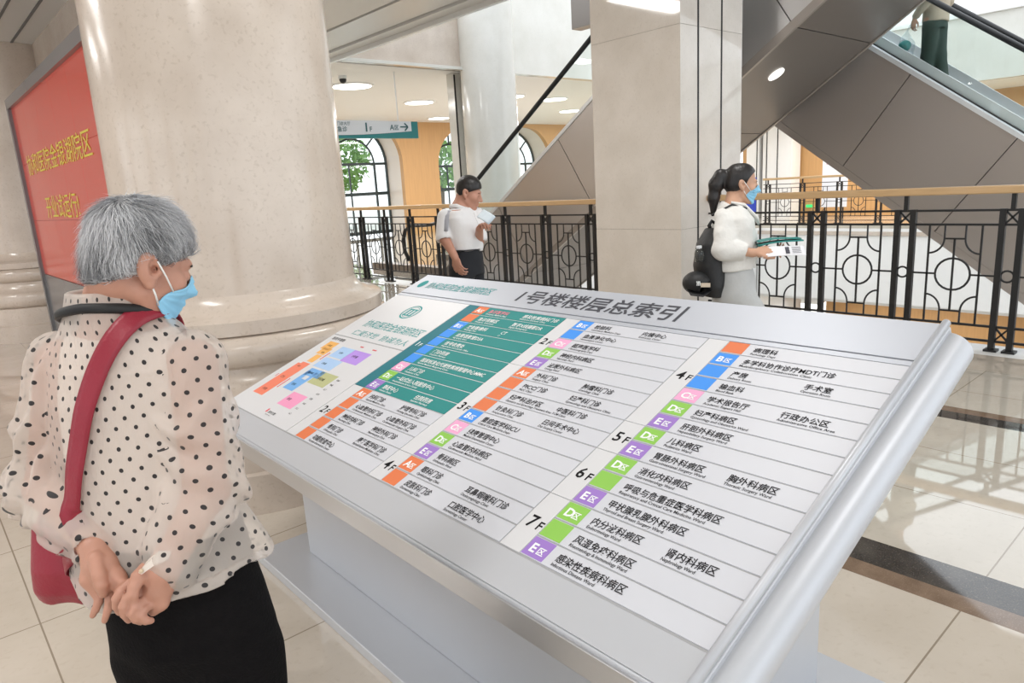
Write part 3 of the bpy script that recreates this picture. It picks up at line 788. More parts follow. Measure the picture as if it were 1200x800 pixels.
# floor groups: columns of coloured zone chips and department strips
ROW = 0.0620
CU = [0.5745, 1.1485, 1.7485, 2.312]
cols = [
 [('1F', 10, True), ('2F', 5, False)],
 [('2F', 5, False), ('3F', 8, False), ('4F', 2, False)],
 [('4F', 7, False), ('5F', 2, False), ('6F', 3, False), ('7F', 3, False)],
]
rows = [
 [('A', 1, [('急诊医学科', 'Emergency Medicine Dept'), ('感染性疾病科门诊', 'Infectious Diseases Clinic')]),
  ('A', 0, [('急诊观察区', 'Emergency Observation'), ('数字X线摄影DR', 'Digital Radiography')]),
  ('B', 1, [('放射影像科', 'Radiology Dept'), ('CT', 'CT')]),
  ('B', 0, [('血管造影室DSA', 'Angiography Room')]),
  ('B', 0, [('挂号收费处', 'Registration and Cashier Office')]),
  ('B', 0, [('门诊药房', 'Outpatient Pharmacy')]),
  ('B', 0, [('国家标准化代谢性疾病管理中心MMC', 'National Metabolic Management Center')]),
  ('C', 1, [('儿科门诊', 'Pediatrics Clinic')]),
  ('D', 1, [('一站式出入院服务中心', 'Hospitalization Service Center')]),
  ('E', 1, [('静配中心', 'Infusion Center'), ('住院药房', 'Inpatient Pharmacy')]),
  ('A', 1, [('内科门诊', 'Internal Medicine Clinic'), ('护理专科门诊', 'Nursing Specialist Clinic')]),
  ('A', 0, [('心血管内科门诊', 'Cardiovascular Medicine Clinic'), ('心血管外科门诊', 'Cardiovascular Surgery Clinic')]),
  ('A', 0, [('神经内科门诊', 'Neurology Clinic'), ('神经外科门诊', 'Neurosurgery Clinic')]),
  ('A', 0, [('骨科门诊', 'Orthopedics Clinic'), ('康复医学科门诊', 'Rehabilitation Medicine Clinic')]),
  ('A', 0, [('功能检查中心', 'Function Examination Center')])],
 [('B', 1, [('检验科', 'Laboratory Medicine Dept'), ('内镜中心', 'Endoscopy Center')]),
  ('B', 0, [('血液净化中心', 'Hemodialysis Center')]),
  ('C', 1, [('超声医学科', 'Ultrasonography Dept')]),
  ('D', 1, [('神经内科病区', 'Neurology Ward')]),
  ('E', 1, [('泌尿外科病区', 'Urology Ward')]),
  ('A', 1, [('外科门诊', 'Surgery Clinic'), ('肿瘤科门诊', 'Oncology Clinic')]),
  ('A', 0, [('PICC门诊', 'PICC Clinic'), ('妇产科门诊', 'Gynecology and Obstetrics Clinic')]),
  ('A', 0, [('妇产科治疗区', 'Obstetrics and Gynecology Treatment Area'), ('中医科门诊', 'TCM Clinic')]),
  ('A', 0, [('针灸科门诊', 'Acupuncture Clinic'), ('日间手术中心', 'Day Surgery Center')]),
  ('B', 1, [('重症医学科ICU', 'Critical Care Medicine Dept')]),
  ('C', 1, [('健康管理中心', 'Medical Examination Center')]),
  ('D', 1, [('心血管内科病区', 'Cardiovascular Medicine Ward')]),
  ('E', 1, [('骨科病区', 'Orthopedics Ward')]),
  ('A', 1, [('眼科门诊', 'Ophthalmology Clinic'), ('耳鼻咽喉科门诊', 'Otolaryngology Clinic')]),
  ('A', 0, [('皮肤科门诊', 'Dermatology Clinic'), ('口腔医学中心', 'Stomatology Center')])],
 [('A', 0, [('病理科', 'Pathology Dept')]),
  ('B', 1, [('多学科协作诊疗MDT门诊', 'Multidisciplinary Collaboration Clinic')]),
  ('B', 0, [('产房', 'Delivery Room'), ('手术室', 'Operation Room')]),
  ('B', 0, [('输血科', 'Blood Bank')]),
  ('C', 1, [('学术报告厅', 'Academic Report Hall'), ('行政办公区', 'Administrative Office Area')]),
  ('D', 1, [('妇产科病区', 'Gynecology and Obstetrics Ward')]),
  ('E', 1, [('肝胆外科病区', 'Hepatobiliary Surgery Ward')]),
  ('D', 1, [('儿科病区', 'Pediatrics Ward')]),
  ('E', 1, [('胃肠外科病区', 'Gastrointestinal Surgery Ward'), ('胸外科病区', 'Thoracic Surgery Ward')]),
  ('D', 1, [('消化内科病区', 'Gastroenterology Ward')]),
  ('D', 0, [('呼吸与危重症医学科病区', 'Respiratory and Critical Care Medicine Ward')]),
  ('E', 1, [('甲状腺乳腺外科病区', 'Thyroid and Breast Surgery Ward')]),
  ('D', 1, [('内分泌科病区', 'Endocrinology Ward'), ('肾内科病区', 'Nephrology Ward')]),
  ('D', 0, [('风湿免疫科病区', 'Rheumatology & Immunology Ward')]),
  ('E', 1, [('感染性疾病科病区', 'Infectious Disease Ward')])],
]
INKP = mat('pink_print', (0.80, 0.22, 0.30, 1), 0.5)
for ci in range(3):
    u0, u1 = CU[ci]+0.0015, CU[ci+1]-0.0015
    r = 0
    for (fl_, n, teal) in cols[ci]:
        s1 = 0.930-ROW*r; s0 = s1-ROW*n
        fp = sb('floor_label', u0, u0+0.068, s0+0.001, s1-0.001, 0, 0.003, TEALD if teal else LABELW, 0.0008)
        mb = LG()
        hh = 0.052 if not teal else 0.040
        v, f = glyphs(fl_[0], 0.012); 
        sc = (s0+s1)/2-0.02 if n != 7 else (s0+s1)/2+0.0
        write(mb, fl_[0], B(u0+0.014, sc, 0.0034), SU, SS, hh, bold=0.02)
        write(mb, 'F', B(u0+0.014+0.034*hh/0.052, sc, 0.0034), SU, SS, hh*0.70, bold=0.02)
        mb.build('floor_number', INKW if teal else INK, fp)
        if teal: sb('panel_bed', u0+0.0685, u1, s0+0.001, s1-0.001, 0, 0.0012, LABELW)
        for k in range(n):
            z, show, items = rows[ci][r+k]
            b_ = s1-ROW*(k+1)
            rp = sb('department_strip', u0+0.069, u1, b_+0.0022, b_+ROW-0.0018, 0, 0.0028, TEAL if teal else PANEL, 0.0008)
            c0, c1 = u0+0.071, u0+0.137
            sb('zone_chip', c0, c1, b_+0.0045, b_+ROW-0.0035, 0.0026, 0.0034, ZM[z], 0, rp)
            if show:
                mb = LG()
                write(mb, z, B(c0+0.011, b_+0.0165, 0.0038), SU, SS, 0.036, bold=0.03)
                write(mb, '区', B(c0+0.034, b_+0.0175, 0.0038), SU, SS, 0.0235, bold=0.018)
                mb.build('zone_lettering', INKW, rp)
            mb = LG()
            for q, (c_, e_) in enumerate(items):
                uu = c1+0.024+(0.205 if q else 0)
                if q and ci < 2: uu += 0.0
                cw = sum(1.0 if ord(ch) > 255 else 0.62 for ch in c_)*0.0238
                if uu+cw > u1-0.004: cw = u1-0.004-uu
                if q == 0 and len(items) > 1 and cw > 0.195: cw = 0.195
                if teal and q == 0 and r+k == 0: 
                    mp_ = LG(); write(mp_, c_, B(uu, b_+0.0235, 0.0038), SU, SS, 0.0262, width=cw, bold=0.012); mp_.build('lettering', INKP, rp)
                else: write(mb, c_, B(uu, b_+0.0235, 0.0038), SU, SS, 0.0262, width=cw, bold=0.010)
                write(mb, e_, B(uu, b_+0.0085, 0.0038), SU, SS, 0.0128, width=min(0.0054*len(e_), (0.2 if (q == 0 and len(items) > 1) else u1-0.004-uu)), bold=0.006)
            mb.build('lettering', INKW if teal else INK, rp)
        r += n

# ------------------------------------------------------------------ hanging wayfinding sign
hs = thing('hanging_sign', 'pale hanging direction sign with teal edge and arrow under the far ceiling', 'sign', (6.9, 13.0, 4.0))
HY = 13.0
mb = MB().box((5.2, HY, 2.655), (8.955, HY+0.10, 3.00)); mb.build('backing', mat('sign_teal', (0.02, 0.20, 0.20, 1), 0.4), hs)
fc = [(5.2, 3.0), (8.78, 3.0), (8.78, 2.80)]
for i in range(13):
    q = i/12; fc.append((8.78-3.58*q, 2.80-0.085*math.sin(math.pi*q)))
MB().prism(fc, lambda p: (p[0], HY-0.012, p[1]), lambda p: (p[0], HY, p[1])).build('face', mat('sign_face', (0.66, 0.68, 0.70, 1), 0.4), hs)
mb = MB()
HU, HV = (1, 0, 0), (0, 0, 1)
write(mb, '1', (7.62, HY-0.016, 2.79), HU, HV, 0.24, bold=0.03); write(mb, 'F', (7.75, HY-0.016, 2.79), HU, HV, 0.13, bold=0.02)
write(mb, 'A', (8.24, HY-0.016, 2.82), HU, HV, 0.155, bold=0.015); write(mb, '区', (8.35, HY-0.016, 2.83), HU, HV, 0.11, bold=0.015)
mb.bar((8.50, HY-0.015, 2.885), (8.68, HY-0.015, 2.885), 0.006, 0.026)
for s in (-1, 1): mb.bar((8.69, HY-0.015, 2.885), (8.61, HY-0.015, 2.885+s*0.075), 0.006, 0.028)
write(mb, '门诊大厅', (7.02, HY-0.016, 2.91), HU, HV, 0.075, bold=0.01); write(mb, '急诊', (7.02, HY-0.016, 2.79), HU, HV, 0.11, bold=0.01)
mb.build('lettering', mat('sign_dark_teal_print', (0.03, 0.11, 0.12, 1), 0.5), hs)
for x in (5.6, 8.5): MB().tube([(x, HY+0.05, 3.0), (x, HY+0.05, 4.0)], 0.012, 8).build('hanger', STEEL, hs)

# ------------------------------------------------------------------ ceiling fittings beyond the void
def oval_light(x, y, r, label):
    t = thing('ceiling_light', label, 'ceiling light', (x, y, 4.0), 'round ceiling lights beyond the void')
    MB().lathe([(r, 3.999), (r, 3.975), (r*0.9, 3.972)], (x, y), 28).build('rim', WHITE, t)
    MB().lathe([(r*0.88, 3.978), (r*0.88, 3.966)], (x, y), 28).build('diffuser', LAMP, t)
for x, y, r, l in ((11.9, 17.1, 0.45, 'round ceiling light above the middle arched window'), (8.6, 15.0, 0.5, 'round ceiling light above the hanging sign'), (13.77, 15.3, 0.42, 'round ceiling light just right of the distant round column'),
                   (15.6, 15.4, 0.42, 'round ceiling light crossed by the black escalator handrail'), (18.7, 17.7, 0.42, 'round ceiling light nearest the escalator flank'), (15.1, 20.6, 0.4, 'round ceiling light closest to the far wood wall')):
    oval_light(x, y, r, l)
t = thing('security_camera', 'small dark dome camera on the ceiling above the hanging sign', 'camera', (7.77, 13.9, 4.0))
MB().lathe([(0.09, 4.0), (0.09, 3.94)], (7.77, 13.9), 20).build('mount', WHITE, t)
MB().ball((7.77, 13.9, 3.92), 0.075).build('dome', IRON, t, smooth=True)
t = thing('notice_board', 'white standing notice board behind the opposite railing', 'notice board', (21.5, 9.55, 0))
MB().box((21.5, 9.2, 0.35), (21.55, 9.95, 1.98)).build('panel', mat('notice_white', (0.74, 0.76, 0.82, 1), 0.4), t)
mb = MB(); write(mb, '请勿吸烟', (21.49, 9.85, 1.62), (0, -1, 0), (0, 0, 1), 0.12, bold=0.01); mb.build('lettering', mat('faded_red_print', (0.55, 0.16, 0.18, 1), 0.5), t)
for y in (9.3, 9.85): MB().bar((21.53, y, 0), (21.53, y, 0.36), 0.03).build('leg', IRON, t)
t = thing('exit_sign', 'small green lit exit sign low behind the opposite railing', 'sign', (22.95, 11.0, 0.3))
MB().box((22.93, 10.93, 0.27), (22.99, 11.12, 0.36)).build('housing', mat('exit_green', (0.03, 0.5, 0.12, 1), 0.4, emit=(0.05, 0.8, 0.2, 1), estr=0.5), t)
t = thing('roll_up_banner', 'blue and white banner stand left of the white columns on the opposite gallery', 'banner', (20.6, 11.6, 0))
MB().box((20.6, 11.62, 0.06), (20.62, 11.95, 1.35)).build('print', mat('royal_blue', (0.025, 0.06, 0.50, 1), 0.5), t)
MB().box((20.5, 11.6, 0.0), (20.72, 11.97, 0.07)).build('base', IRON, t)
t = thing('document_rack', 'dark rack of papers left of the blue banner on the opposite gallery', 'rack', (20.7, 12.3, 0))
MB().box((20.6, 12.02, 0.0), (20.95, 12.62, 0.78)).build('cabinet', IRON, t)
for i in range(3): MB().box((20.57, 12.05, 0.18+0.2*i), (20.6, 12.6, 0.20+0.2*i)).build('shelf_edge', GREYP, t)
MB().box((20.62, 12.1, 0.782), (20.9, 12.5, 1.12)).build('leaflet_stack', mat('leaflet_white', (0.7, 0.7, 0.72, 1), 0.5), t)
# trees outside the arched windows
def tree(x, y, h, label):
    t = thing('tree', label, 'tree', (x, y, 0), 'trees outside the arched windows')
    MB().tube([(x, y, -0.05), (x+0.1, y, h*0.4), (x, y+0.1, h*0.7)], [0.16, 0.12, 0.05], 8).build('trunk', mat('bark', (0.12, 0.09, 0.06, 1), 0.9), t)
    mb = MB()
    for i in range(900):
        th, ph, rr = random.uniform(0, 2*math.pi), math.acos(random.uniform(-1, 1)), random.uniform(0.3, 1)**0.5
        c = np.array([x+rr*1.7*math.sin(ph)*math.cos(th), y+rr*1.7*math.sin(ph)*math.sin(th), h*0.68+rr*h*0.34*math.cos(ph)])
        a = rng.normal(size=3); a /= np.linalg.norm(a); b = np.cross(a, rng.normal(size=3)); b /= np.linalg.norm(b)
        mb.add([c-a*0.17, c+b*0.1, c+a*0.17, c-b*0.1], [(0, 1, 2, 3)])
    mb.build('foliage', mat('leaf_green', (0.16, 0.33, 0.08, 1), 0.6, var=0.3, scale=3), t)
tree(16.2, 30.5, 4.6, 'green tree seen through the left arched window')
tree(22.5, 31.0, 4.2, 'green tree seen through the middle arched window')
# ================================================================== soft-body mesher (signed distance + surface nets)
class SDF:
    def __init__(s, lo, hi, res):
        s.lo = np.array(lo, float); s.res = res
        s.n = np.maximum(4, np.ceil((np.array(hi, float)-s.lo)/res).astype(int)+1)
        s.d = np.full(tuple(s.n), 0.08, np.float32)
    def _win(s, lo, hi):
        a = np.clip(np.floor((np.array(lo)-s.lo)/s.res).astype(int), 0, s.n)
        b = np.clip(np.ceil((np.array(hi)-s.lo)/s.res).astype(int)+1, 0, s.n)
        return tuple(slice(int(i), int(j)) for i, j in zip(a, b))
    def _pts(s, w):
        g = [(np.arange(q.start, q.stop, dtype=np.float32)*np.float32(s.res)+np.float32(s.lo[i])) for i, q in enumerate(w)]
        return np.meshgrid(*g, indexing='ij', sparse=True)
    def _comb(s, w, dn, k, op):
        d = s.d[w]
        if op == 'add':
            if k > 0:
                h = np.maximum(k-np.abs(d-dn), 0)/k
                s.d[w] = np.minimum(d, dn)-h*h*k*0.25
            else: s.d[w] = np.minimum(d, dn)
        elif op == 'sub':
            dn = -dn
            if k > 0:
                h = np.maximum(k-np.abs(d-dn), 0)/k
                s.d[w] = np.maximum(d, dn)+h*h*k*0.25
            else: s.d[w] = np.maximum(d, dn)
    def cone(s, a, b, r1, r2, k=0.01, op='add'):
        a, b = np.array(a, float), np.array(b, float)
        m = max(r1, r2)+k+0.03
        w = s._win(np.minimum(a, b)-m, np.maximum(a, b)+m)
        x, y, z = s._pts(w)
        t = b-a; l2 = float(t@t)+1e-12
        h = np.clip(((x-a[0])*t[0]+(y-a[1])*t[1]+(z-a[2])*t[2])/l2, 0, 1)
        d = np.sqrt((x-a[0]-h*t[0])**2+(y-a[1]-h*t[1])**2+(z-a[2]-h*t[2])**2)-(r1+(r2-r1)*h)
        s._comb(w, d.astype(np.float32), k, op); return s
    def chain(s, pts, rs, k=0.01, op='add'):
        for i in range(len(pts)-1): s.cone(pts[i], pts[i+1], rs[i], rs[i+1], k, op)
        return s
    def ball(s, c, r, k=0.01, op='add'): return s.cone(c, np.array(c, float)+1e-5, r, r, k, op)
    def ell(s, c, r, M=None, k=0.01, op='add'):
        """ellipsoid, M rows = local axes"""
        c = np.array(c, float); r = np.array(r, float); M = np.eye(3) if M is None else np.array(M)
        m = max(r)+k+0.03
        w = s._win(c-m, c+m); x, y, z = s._pts(w)
        q = [((x-c[0])*M[i][0]+(y-c[1])*M[i][1]+(z-c[2])*M[i][2]) for i in range(3)]
        k0 = np.sqrt(sum((q[i]/r[i])**2 for i in range(3)))
        k1 = np.sqrt(sum((q[i]/r[i]**2)**2 for i in range(3)))+1e-6
        s._comb(w, (k0*(k0-1)/k1).astype(np.float32), k, op); return s
    def loft(s, st, k=0.02, op='add', cut=True):
        """st: rows (z, cx, cy, a, b, angle) of horizontal ellipses, a along angle; ends cut flat"""
        st = np.array(sorted(st), float)
        m = st[:, 3:5].max()+k+0.03
        w = s._win((st[:, 1].min()-m, st[:, 2].min()-m, st[0, 0]-0.04), (st[:, 1].max()+m, st[:, 2].max()+m, st[-1, 0]+0.04))
        x, y, z = s._pts(w)
        I = lambda c: np.interp(z, st[:, 0], st[:, c])
        cx, cy, a, b, an = I(1), I(2), I(3), I(4), I(5)
        ca, sa = np.cos(an), np.sin(an)
        u = (x-cx)*ca+(y-cy)*sa; v = -(x-cx)*sa+(y-cy)*ca
        k0 = np.sqrt((u/a)**2+(v/b)**2); k1 = np.sqrt((u/a**2)**2+(v/b**2)**2)+1e-6
        d = k0*(k0-1)/k1
        d = np.maximum(d, np.maximum(z-st[-1, 0], st[0, 0]-z)+0*d)
        s._comb(w, d.astype(np.float32), k, op); return s
    def halfspace(s, p, n):
        """keep the side n points away from"""
        w = tuple(slice(0, int(i)) for i in s.n); x, y, z = s._pts(w)
        n = np.array(n, float); n /= np.linalg.norm(n); p = np.array(p, float)
        s.d = np.maximum(s.d, ((x-p[0])*n[0]+(y-p[1])*n[1]+(z-p[2])*n[2]).astype(np.float32)); return s
    def warp(s, fn):
        """add a small displacement field fn(x, y, z) near the surface"""
        w = tuple(slice(0, int(i)) for i in s.n)
        idx = np.nonzero(np.abs(s.d) < 0.03)
        p = [idx[i]*s.res+s.lo[i] for i in range(3)]
        s.d[idx] += fn(*p).astype(np.float32); return s
    def at(s, P):
        q = (np.atleast_2d(P)-s.lo)/s.res
        q = np.clip(q, 0, s.n-1.001); i = q.astype(int); f = q-i
        out = 0
        for dx in (0, 1):
            for dy in (0, 1):
                for dz in (0, 1):
                    wt = (f[:, 0] if dx else 1-f[:, 0])*(f[:, 1] if dy else 1-f[:, 1])*(f[:, 2] if dz else 1-f[:, 2])
                    out = out+wt*s.d[i[:, 0]+dx, i[:, 1]+dy, i[:, 2]+dz]
        return out
    def grad(s, P):
        P = np.atleast_2d(P); e = s.res
        g = np.stack([s.at(P+np.eye(3)[i]*e)-s.at(P-np.eye(3)[i]*e) for i in range(3)], 1)
        return g/(np.linalg.norm(g, axis=1, keepdims=True)+1e-9)
    def project(s, P, off=0.0, it=6):
        P = np.atleast_2d(np.array(P, float))
        for _ in range(it): P = P-s.grad(P)*(s.at(P)-off)[:, None]
        return P
    def trace(s, o, d, t0, t1):
        t = np.arange(t0, t1, s.res*0.5); P = np.array(o)+np.outer(t, d)
        v = s.at(P); inside = np.all((P > s.lo) & (P < s.lo+(s.n-1)*s.res), axis=1)
        k = np.nonzero((v < 0) & inside)[0]
        return P[k[0]] if len(k) else None
    def mesh(s):
        d = s.d
        sg = d < 0
        c8 = [sg[i:sg.shape[0]-1+i, j:sg.shape[1]-1+j, k:sg.shape[2]-1+k] for i in (0, 1) for j in (0, 1) for k in (0, 1)]
        anyv = np.logical_or.reduce(c8); allv = np.logical_and.reduce(c8)
        act = np.argwhere(anyv & ~allv)
        del c8, anyv, allv
        idm = np.full(tuple(np.array(d.shape)-1), -1, np.int32)
        idm[act[:, 0], act[:, 1], act[:, 2]] = np.arange(len(act))
        cor = [(i, j, k) for i in (0, 1) for j in (0, 1) for k in (0, 1)]
        val = np.stack([d[act[:, 0]+i, act[:, 1]+j, act[:, 2]+k] for (i, j, k) in cor], 1).astype(np.float64)
        P = np.zeros((len(act), 3)); cnt = np.zeros(len(act))
        for a in range(8):
            for b in range(a+1, 8):
                df = np.array(cor[b])-np.array(cor[a])
                if np.abs(df).sum() != 1: continue
                m = (val[:, a] < 0) != (val[:, b] < 0)
                t = val[m, a]/(val[m, a]-val[m, b])
                P[m] += np.array(cor[a])+t[:, None]*df; cnt[m] += 1
        V_ = (P/cnt[:, None]+act)*s.res+s.lo
        quads = []
        for ax in range(3):
            o1, o2 = [(1, 2), (2, 0), (0, 1)][ax]
            sl0 = [slice(None)]*3; sl1 = [slice(None)]*3
            sl0[ax] = slice(0, -1); sl1[ax] = slice(1, None)
            A, B_ = sg[tuple(sl0)], sg[tuple(sl1)]
            e = np.argwhere(A != B_)
            ok = (e[:, o1] > 0) & (e[:, o2] > 0) & (e[:, o1] < d.shape[o1]-1) & (e[:, o2] < d.shape[o2]-1)
            e = e[ok]
            def cell(q1, q2):
                c = e.copy(); c[:, o1] -= q1; c[:, o2] -= q2
                return idm[c[:, 0], c[:, 1], c[:, 2]]
            q = np.stack([cell(1, 1), cell(0, 1), cell(0, 0), cell(1, 0)], 1)
            flip = ~A[e[:, 0], e[:, 1], e[:, 2]]
            q[flip] = q[flip][:, ::-1]
            quads.append(q)
        Q = np.concatenate(quads)
        return V_, Q[(Q >= 0).all(1)]
def mesh_obj(name, V_, Q, m, parent, uv=None, smooth=True):
    org = np.array(root_of(parent).location) if parent is not None else np.zeros(3)
    me = bpy.data.meshes.new(name)
    nv, nf, k = len(V_), len(Q), Q.shape[1]
    me.vertices.add(nv); me.vertices.foreach_set('co', (np.asarray(V_)-org).astype(np.float32).ravel())
    me.loops.add(nf*k); me.loops.foreach_set('vertex_index', np.asarray(Q).astype(np.int32).ravel())
    me.polygons.add(nf); me.polygons.foreach_set('loop_start', np.arange(0, nf*k, k, dtype=np.int32))
    if smooth: me.polygons.foreach_set('use_smooth', np.ones(nf, bool))
    if uv is not None:
        l = me.uv_layers.new(name='cloth'); l.data.foreach_set('uv', np.asarray(uv, np.float32).ravel())
    me.update(calc_edges=True); me.validate()
    me.materials.append(m)
    o = bpy.data.objects.new(name, me); COL.objects.link(o)
    if parent is not None: o.parent = parent
    return o
def sdf_obj(name, s, m, parent, smooth_it=0):
    v, q = s.mesh()
    if smooth_it: v = relax(v, q, smooth_it)
    return mesh_obj(name, v, q, m, parent)
def relax(v, q, it):
    for _ in range(it):
        acc = np.zeros_like(v); c = np.zeros(len(v))
        for i in range(4):
            a, b = q[:, i], q[:, (i+1) % 4]
            np.add.at(acc, a, v[b]); np.add.at(c, a, 1); np.add.at(acc, b, v[a]); np.add.at(c, b, 1)
        v = v*0.5+0.5*acc/np.maximum(c, 1)[:, None]
    return v
def waves(n, fmin, fmax, seed):
    g = np.random.default_rng(seed)
    K = g.normal(size=(n, 3)); K /= np.linalg.norm(K, axis=1, keepdims=True)
    K *= g.uniform(fmin, fmax, n)[:, None]; ph = g.uniform(0, 6.28, n)
    def f(x, y, z):
        return sum(np.sin(K[i, 0]*x+K[i, 1]*y+K[i, 2]*z+ph[i]) for i in range(n))/math.sqrt(n)
    return f

# ------------------------------------------------------------------ people: shared pieces
SKIN = mat('skin_tan', (0.50, 0.255, 0.18, 1), 0.5, var=0.10, scale=22, bump=0.06, bscale=180, sss=0.08)
SKIN2 = mat('skin_light', (0.58, 0.335, 0.225, 1), 0.48, var=0.06, scale=25, sss=0.08)
MASK = mat('blue_mask_fabric', (0.28, 0.60, 0.83, 1), 0.75, var=0.04, scale=40)
LOOP = mat('white_elastic', (0.85, 0.85, 0.83, 1), 0.7)
BLACKHAIR = mat('black_hair', (0.012, 0.010, 0.010, 1), 0.36, bump=0.35, bscale=90, stretch=(1, 1, 0.25))
EYE = mat('dark_eye', (0.02, 0.012, 0.01, 1), 0.2)
class Head:
    """head frame: x forward, y to the person's left, z up; origin between the ears"""
    def __init__(s, origin, az, down, tilt=0.0, k=1.0):
        ca, sa, cd, sd = math.cos(az), math.sin(az), math.cos(down), math.sin(down)
        s.fx = np.array([ca*cd, sa*cd, -sd]); s.fy = np.array([-sa, ca, 0.0]); s.fz = np.cross(s.fx, s.fy)
        if tilt:
            y, z = s.fy, s.fz
            s.fy = y*math.cos(tilt)+z*math.sin(tilt); s.fz = -y*math.sin(tilt)+z*math.cos(tilt)
        s.o = np.array(origin, float); s.k = k; s.M = [s.fx, s.fy, s.fz]
    def __call__(s, x, y, z): return s.o+s.k*(s.fx*x+s.fy*y+s.fz*z)
    def local(s, P): return (np.asarray(P)-s.o) @ np.array(s.M).T/s.k
    def sculpt(h, S):
        k = h.k
        E = lambda c, r, kk=0.012, op='add': S.ell(h(*c), np.array(r)*k, h.M, kk*k, op)
        E((-0.009, 0, 0.045), (0.086, 0.074, 0.082))
        E((0.026, 0, -0.025), (0.066, 0.061, 0.088), 0.02)
        S.cone(h(0.03, 0, -0.06), h(0.068, 0, -0.098), 0.046*k, 0.02*k, 0.02*k)
        for y in (-1, 1):
            S.cone(h(0.0, y*0.048, -0.05), h(0.05, y*0.026, -0.095), 0.018*k, 0.016*k, 0.02*k)   # jaw edge
            S.ball(h(0.058, y*0.04, -0.022), 0.024*k, 0.02*k)                                   # cheek
        S.cone(h(0.077, -0.03, 0.024), h(0.077, 0.03, 0.024), 0.013*k, 0.013*k, 0.015*k)
        for y in (-1, 1):
            S.ball(h(0.095, y*0.030, 0.004), 0.011*k, 0.012*k, 'sub')
            S.ell(h(0.0785, y*0.031, 0.001), np.array((0.0125, 0.015, 0.0115))*k, h.M, 0.003*k)
        S.cone(h(0.088, 0, 0.012), h(0.108, 0, -0.030), 0.008*k, 0.0125*k, 0.01*k)
        for y in (-1, 1): S.ball(h(0.097, y*0.011, -0.034), 0.0085*k, 0.006*k)
        S.cone(h(0.088, -0.016, -0.058), h(0.088, 0.016, -0.058), 0.007*k, 0.007*k, 0.006*k)
        S.cone(h(0.086, -0.013, -0.068), h(0.086, 0.013, -0.068), 0.008*k, 0.008*k, 0.006*k)
        for y in (-1, 1):
            # ear: outer shell, hollow, lobe
            ex = [h.fx*0.94+h.fz*0.25, h.fy, h.fz*0.94-h.fx*0.25]
            S.ell(h(-0.008, y*0.078, 0.0), np.array((0.020, 0.013, 0.033))*k, ex, 0.006*k)
            S.ell(h(0.000, y*0.092, 0.004), np.array((0.0115, 0.0125, 0.020))*k, ex, 0.003*k, 'sub')
            S.ball(h(0.002, y*0.078, -0.030), 0.0095*k, 0.006*k)
            S.ball(h(0.003, y*0.079, 0.001), 0.0075*k, 0.002*k, 'sub')
            S.ball(h(0.013, y*0.080, -0.004), 0.0055*k, 0.004*k)
        return S
    def eyes(h, parent, lid=0.5):
        mb = MB()
        for y in (-1, 1):
            c = h(0.0895, y*0.031, -0.001)
            n = 10
            pts = [c+h.fy*(0.0115*h.k*(2*i/n-1))+h.fz*(0.0024*h.k*math.sin(math.pi*i/n))-h.fx*(0.004*h.k*(2*i/n-1)**2) for i in range(n+1)]
            mb.tube(pts, [0.0006*h.k+0.0016*h.k*lid*math.sin(math.pi*i/n) for i in range(n+1)], 6)
            b = [h(0.0885-0.012*(2*i/6-1)**2*0.5, y*(0.031+0.016*(2*i/6-1)), 0.0225+0.003*math.sin(math.pi*i/6)) for i in range(7)]
            mb.tube(b, 0.0021*h.k, 5)
        return mb.build('eyes_and_brows', EYE, parent, smooth=True)
    def mask(h, parent, S):
        """pleated surgical mask wrapped over nose, mouth and chin of the sculpted head S"""
        nu, nv = 44, 32
        us = np.linspace(-1, 1, nu+1); vs_ = np.linspace(0, 1, nv+1)
        Z = np.zeros((nv+1, nu+1)); R = np.zeros_like(Z); A = np.zeros_like(Z)
        rr = np.linspace(0.15, 0.03, 100)
        for j, v in enumerate(vs_):
            for i, u in enumerate(us):
                zt = 0.004-0.040*abs(u)**1.5; zb = -0.116+0.052*abs(u)**1.6
                Z[j, i] = zt+(zb-zt)*v; A[j, i] = u*(0.94+0.24*v)
                P = h.o+h.k*(np.outer(rr*math.cos(A[j, i]), h.fx)+np.outer(rr*math.sin(A[j, i]), h.fy)+h.fz*Z[j, i])
                s = S.at(P)
                k = np.nonzero(s < 0)[0]
                R[j, i] = rr[k[0]] if len(k) else 0.05
        for _ in range(14):                                   # a taut sheet bridges hollows and never dips into the face
            Q = R.copy()
            Q[1:-1, 1:-1] = (R[2:, 1:-1]+R[:-2, 1:-1]+R[1:-1, 2:]+R[1:-1, :-2])/4
            Q[0, 1:-1] = (R[0, 2:]+R[0, :-2])/2; Q[-1, 1:-1] = np.maximum((R[-1, 2:]+R[-1, :-2])/2, R[-2, 1:-1]*0.9)
            R = np.maximum(R, Q)
        off = 0.0035
        vs = []
        for j in range(nv+1):
            for i in range(nu+1):
                pl = 0.0012*(1 if (vs_[j]*4.5) % 1 < 0.5 else -1)*(1-abs(us[i])**4)
                r = R[j, i]+off+pl
                vs.append(h(r*math.cos(A[j, i]), r*math.sin(A[j, i]), Z[j, i]))
        fs = [(j*(nu+1)+i, (j+1)*(nu+1)+i, (j+1)*(nu+1)+i+1, j*(nu+1)+i+1) for j in range(nv) for i in range(nu)]
        mb = MB(); mb.add(vs, fs)
        o = mb.build('face_mask', MASK, parent, smooth=True)
        sl = o.modifiers.new('thickness', 'SOLIDIFY'); sl.thickness = 0.0018; sl.offset = 0
        lp = MB()
        for y in (-1, 1):
            i = nu-1 if y > 0 else 1
            for j, (ex, ez) in ((1, (0.004, 0.018)), (nv-1, (0.002, -0.028))):
                p0 = np.array(vs[j*(nu+1)+i]); p2 = h(ex, y*0.083, ez)
                m_ = (p0+p2)/2+h.fy*y*0.004
                lp.tube([p0, m_, p2], 0.0019*h.k, 6)
